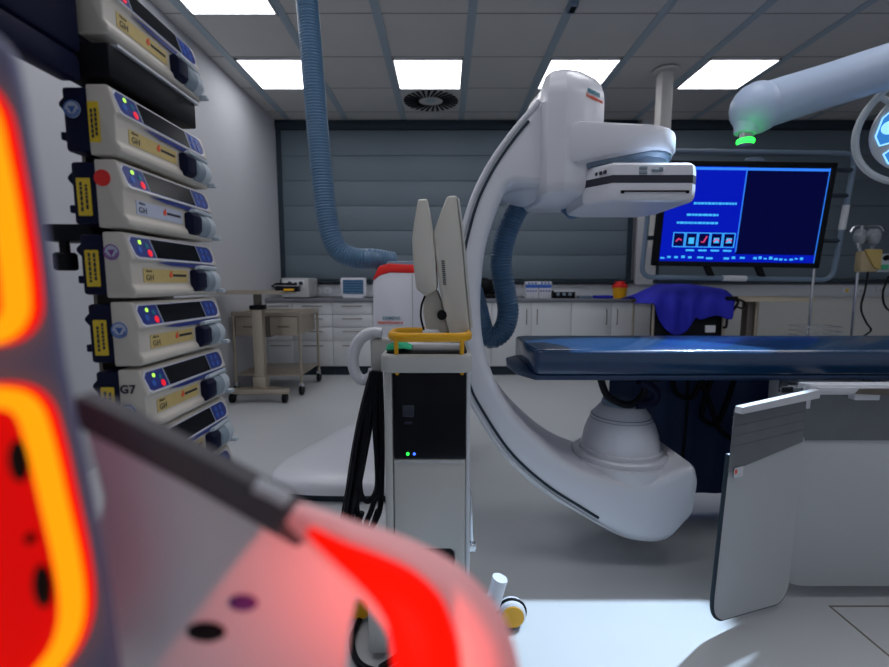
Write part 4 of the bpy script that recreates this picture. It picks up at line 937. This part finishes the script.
bm = BM(); prism(bm, PX([(78, 415), (190, 470), (300, 533), (345, 566), (357, 596), (347, 640), (342, 700), (60, 700), (100, 500)], YC), 'y', YC, YC+.012, .004, 3, ang=15); cv = obj('cover', bm, fg_m, t)
bm = BM(); prism(bm, PX([(72, 396), (90, 402), (190, 452), (280, 500), (312, 524), (314, 538), (296, 549), (190, 488), (76, 428)], YC-.007), 'y', YC-.007, YC+.008, .002, 2, ang=15); obj('dark_strip', bm, fgd_m, cv)
kc = S(250, 600, YC)
bm = BM(); ball(bm, P(206, 632, YC-.0005), 20*kc, .002, 11*kc); obj('port_hole', bm, black_m, cv)
bm = BM(); ball(bm, P(243, 603, YC-.0005), 15*kc, .002, 9*kc); obj('purple_button', bm, mk('purple button', (.12, .02, .22), .5), cv)
bm = BM(); tube(bm, [P(256, 485, YC-.008), P(272, 492, YC-.008), P(288, 501, YC-.008)], 7*kc, 10); obj('white_clip', bm, white2_m, cv)
YH = .222; kh = S(420, 580, YH)
def rads(hr, n, k): return [k*(hr[min(7, i//6)]+(hr[min(7, i//6+1)]-hr[min(7, i//6)])*(i % 6)/6) for i in range(n)]
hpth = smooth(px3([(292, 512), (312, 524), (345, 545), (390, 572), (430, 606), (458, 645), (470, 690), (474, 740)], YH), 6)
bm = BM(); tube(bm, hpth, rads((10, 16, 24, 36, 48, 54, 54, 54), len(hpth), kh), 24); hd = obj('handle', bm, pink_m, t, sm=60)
rp = smooth(px3([(308, 530), (340, 552), (372, 572), (398, 592), (416, 616), (426, 650), (430, 690), (432, 740)], YH-.022), 6)
bm = BM(); tube(bm, rp, rads((4, 10, 17, 24, 30, 34, 36, 36), len(rp), kh*.92), 20); obj('light_strip', bm, redglow_m, hd, sm=60)
bm = BM(); tube(bm, [(-.10, .285, .62), (-.10, .285, .86)], .02, 12); tube(bm, [(-.10, .285, .03), (-.10, .285, .62)], .025, 12); obj('stand_pole', bm, grey_m, t)
bm = BM(); cyl(bm, (-.10, .3, 0), .2, 0, .03, n=28, b=.008); obj('stand_foot', bm, grey_m, t)

# ---------------------------------------------------------------- lights, world, camera
def spot(name, loc, target, energy, size, blend, color=(1, 1, 1), rad=.05):
    l = bpy.data.lights.new(name, 'SPOT'); l.energy = energy; l.spot_size = math.radians(size); l.spot_blend = blend; l.color = color; l.shadow_soft_size = rad
    o = bpy.data.objects.new(name, l); COL.objects.link(o); o.location = loc; o.rotation_euler = (V(target)-V(loc)).to_track_quat('-Z', 'Y').to_euler(); return o
spot('surgical_beam', (1.75, 1.95, 2.7), (.22, 1.32, 0), 620, 25, .2, (.62, .80, 1), .03)
ls = P(400, 720, .150); la, lb_ = P(244, 528, YC), P(126, 667, YC)
ln_ = (la-ls).cross(lb_-ls).normalized()
if ln_.dot(P(300, 640, YC)-la) < 0: ln_ = -ln_
spot('red_handle_beam', ls, ls+ln_, .42, 176, .03, (1, .13, .10), .0015)
pl = bpy.data.lights.new('green_glow', 'POINT'); pl.energy = .2; pl.color = (.03, 1, .1); pl.shadow_soft_size = .03
po = bpy.data.objects.new('green_glow', pl); COL.objects.link(po); po.location = P(745.5, 141, 2.1)

for m_ in (gloss_m, navy_m, black_m, dark_m, rubber_m): m_.node_tree.nodes['Principled BSDF'].inputs['Specular IOR Level'].default_value = .12
for m_ in (ring_m, ringr_m, redpad_m, redglow_m, scr_m, scrd_m): m_.node_tree.nodes['Principled BSDF'].inputs['Specular IOR Level'].default_value = .08
w = bpy.data.worlds.new('front_fill'); SC.world = w; w.use_nodes = True  # cool fill added through the open front of the room, no real source
bg = w.node_tree.nodes['Background']; bg.inputs[0].default_value = (.80, .87, 1, 1); bg.inputs[1].default_value = .36
cam = bpy.data.cameras.new('camera'); co = bpy.data.objects.new('camera', cam); COL.objects.link(co)
co.location = (0, 0, CZ); co.rotation_euler = (math.radians(90)-TH, 0, 0)
cam.sensor_width = 36; cam.lens = F/889*36; cam.clip_start = .01
cam.dof.use_dof = True; cam.dof.focus_distance = 1.6; cam.dof.aperture_fstop = 2.6
SC.camera = co
vs_ = SC.view_settings; vs_.view_transform = 'Standard'; vs_.look = 'None'; vs_.gamma = 1; vs_.use_curve_mapping = False; vs_.exposure = .08
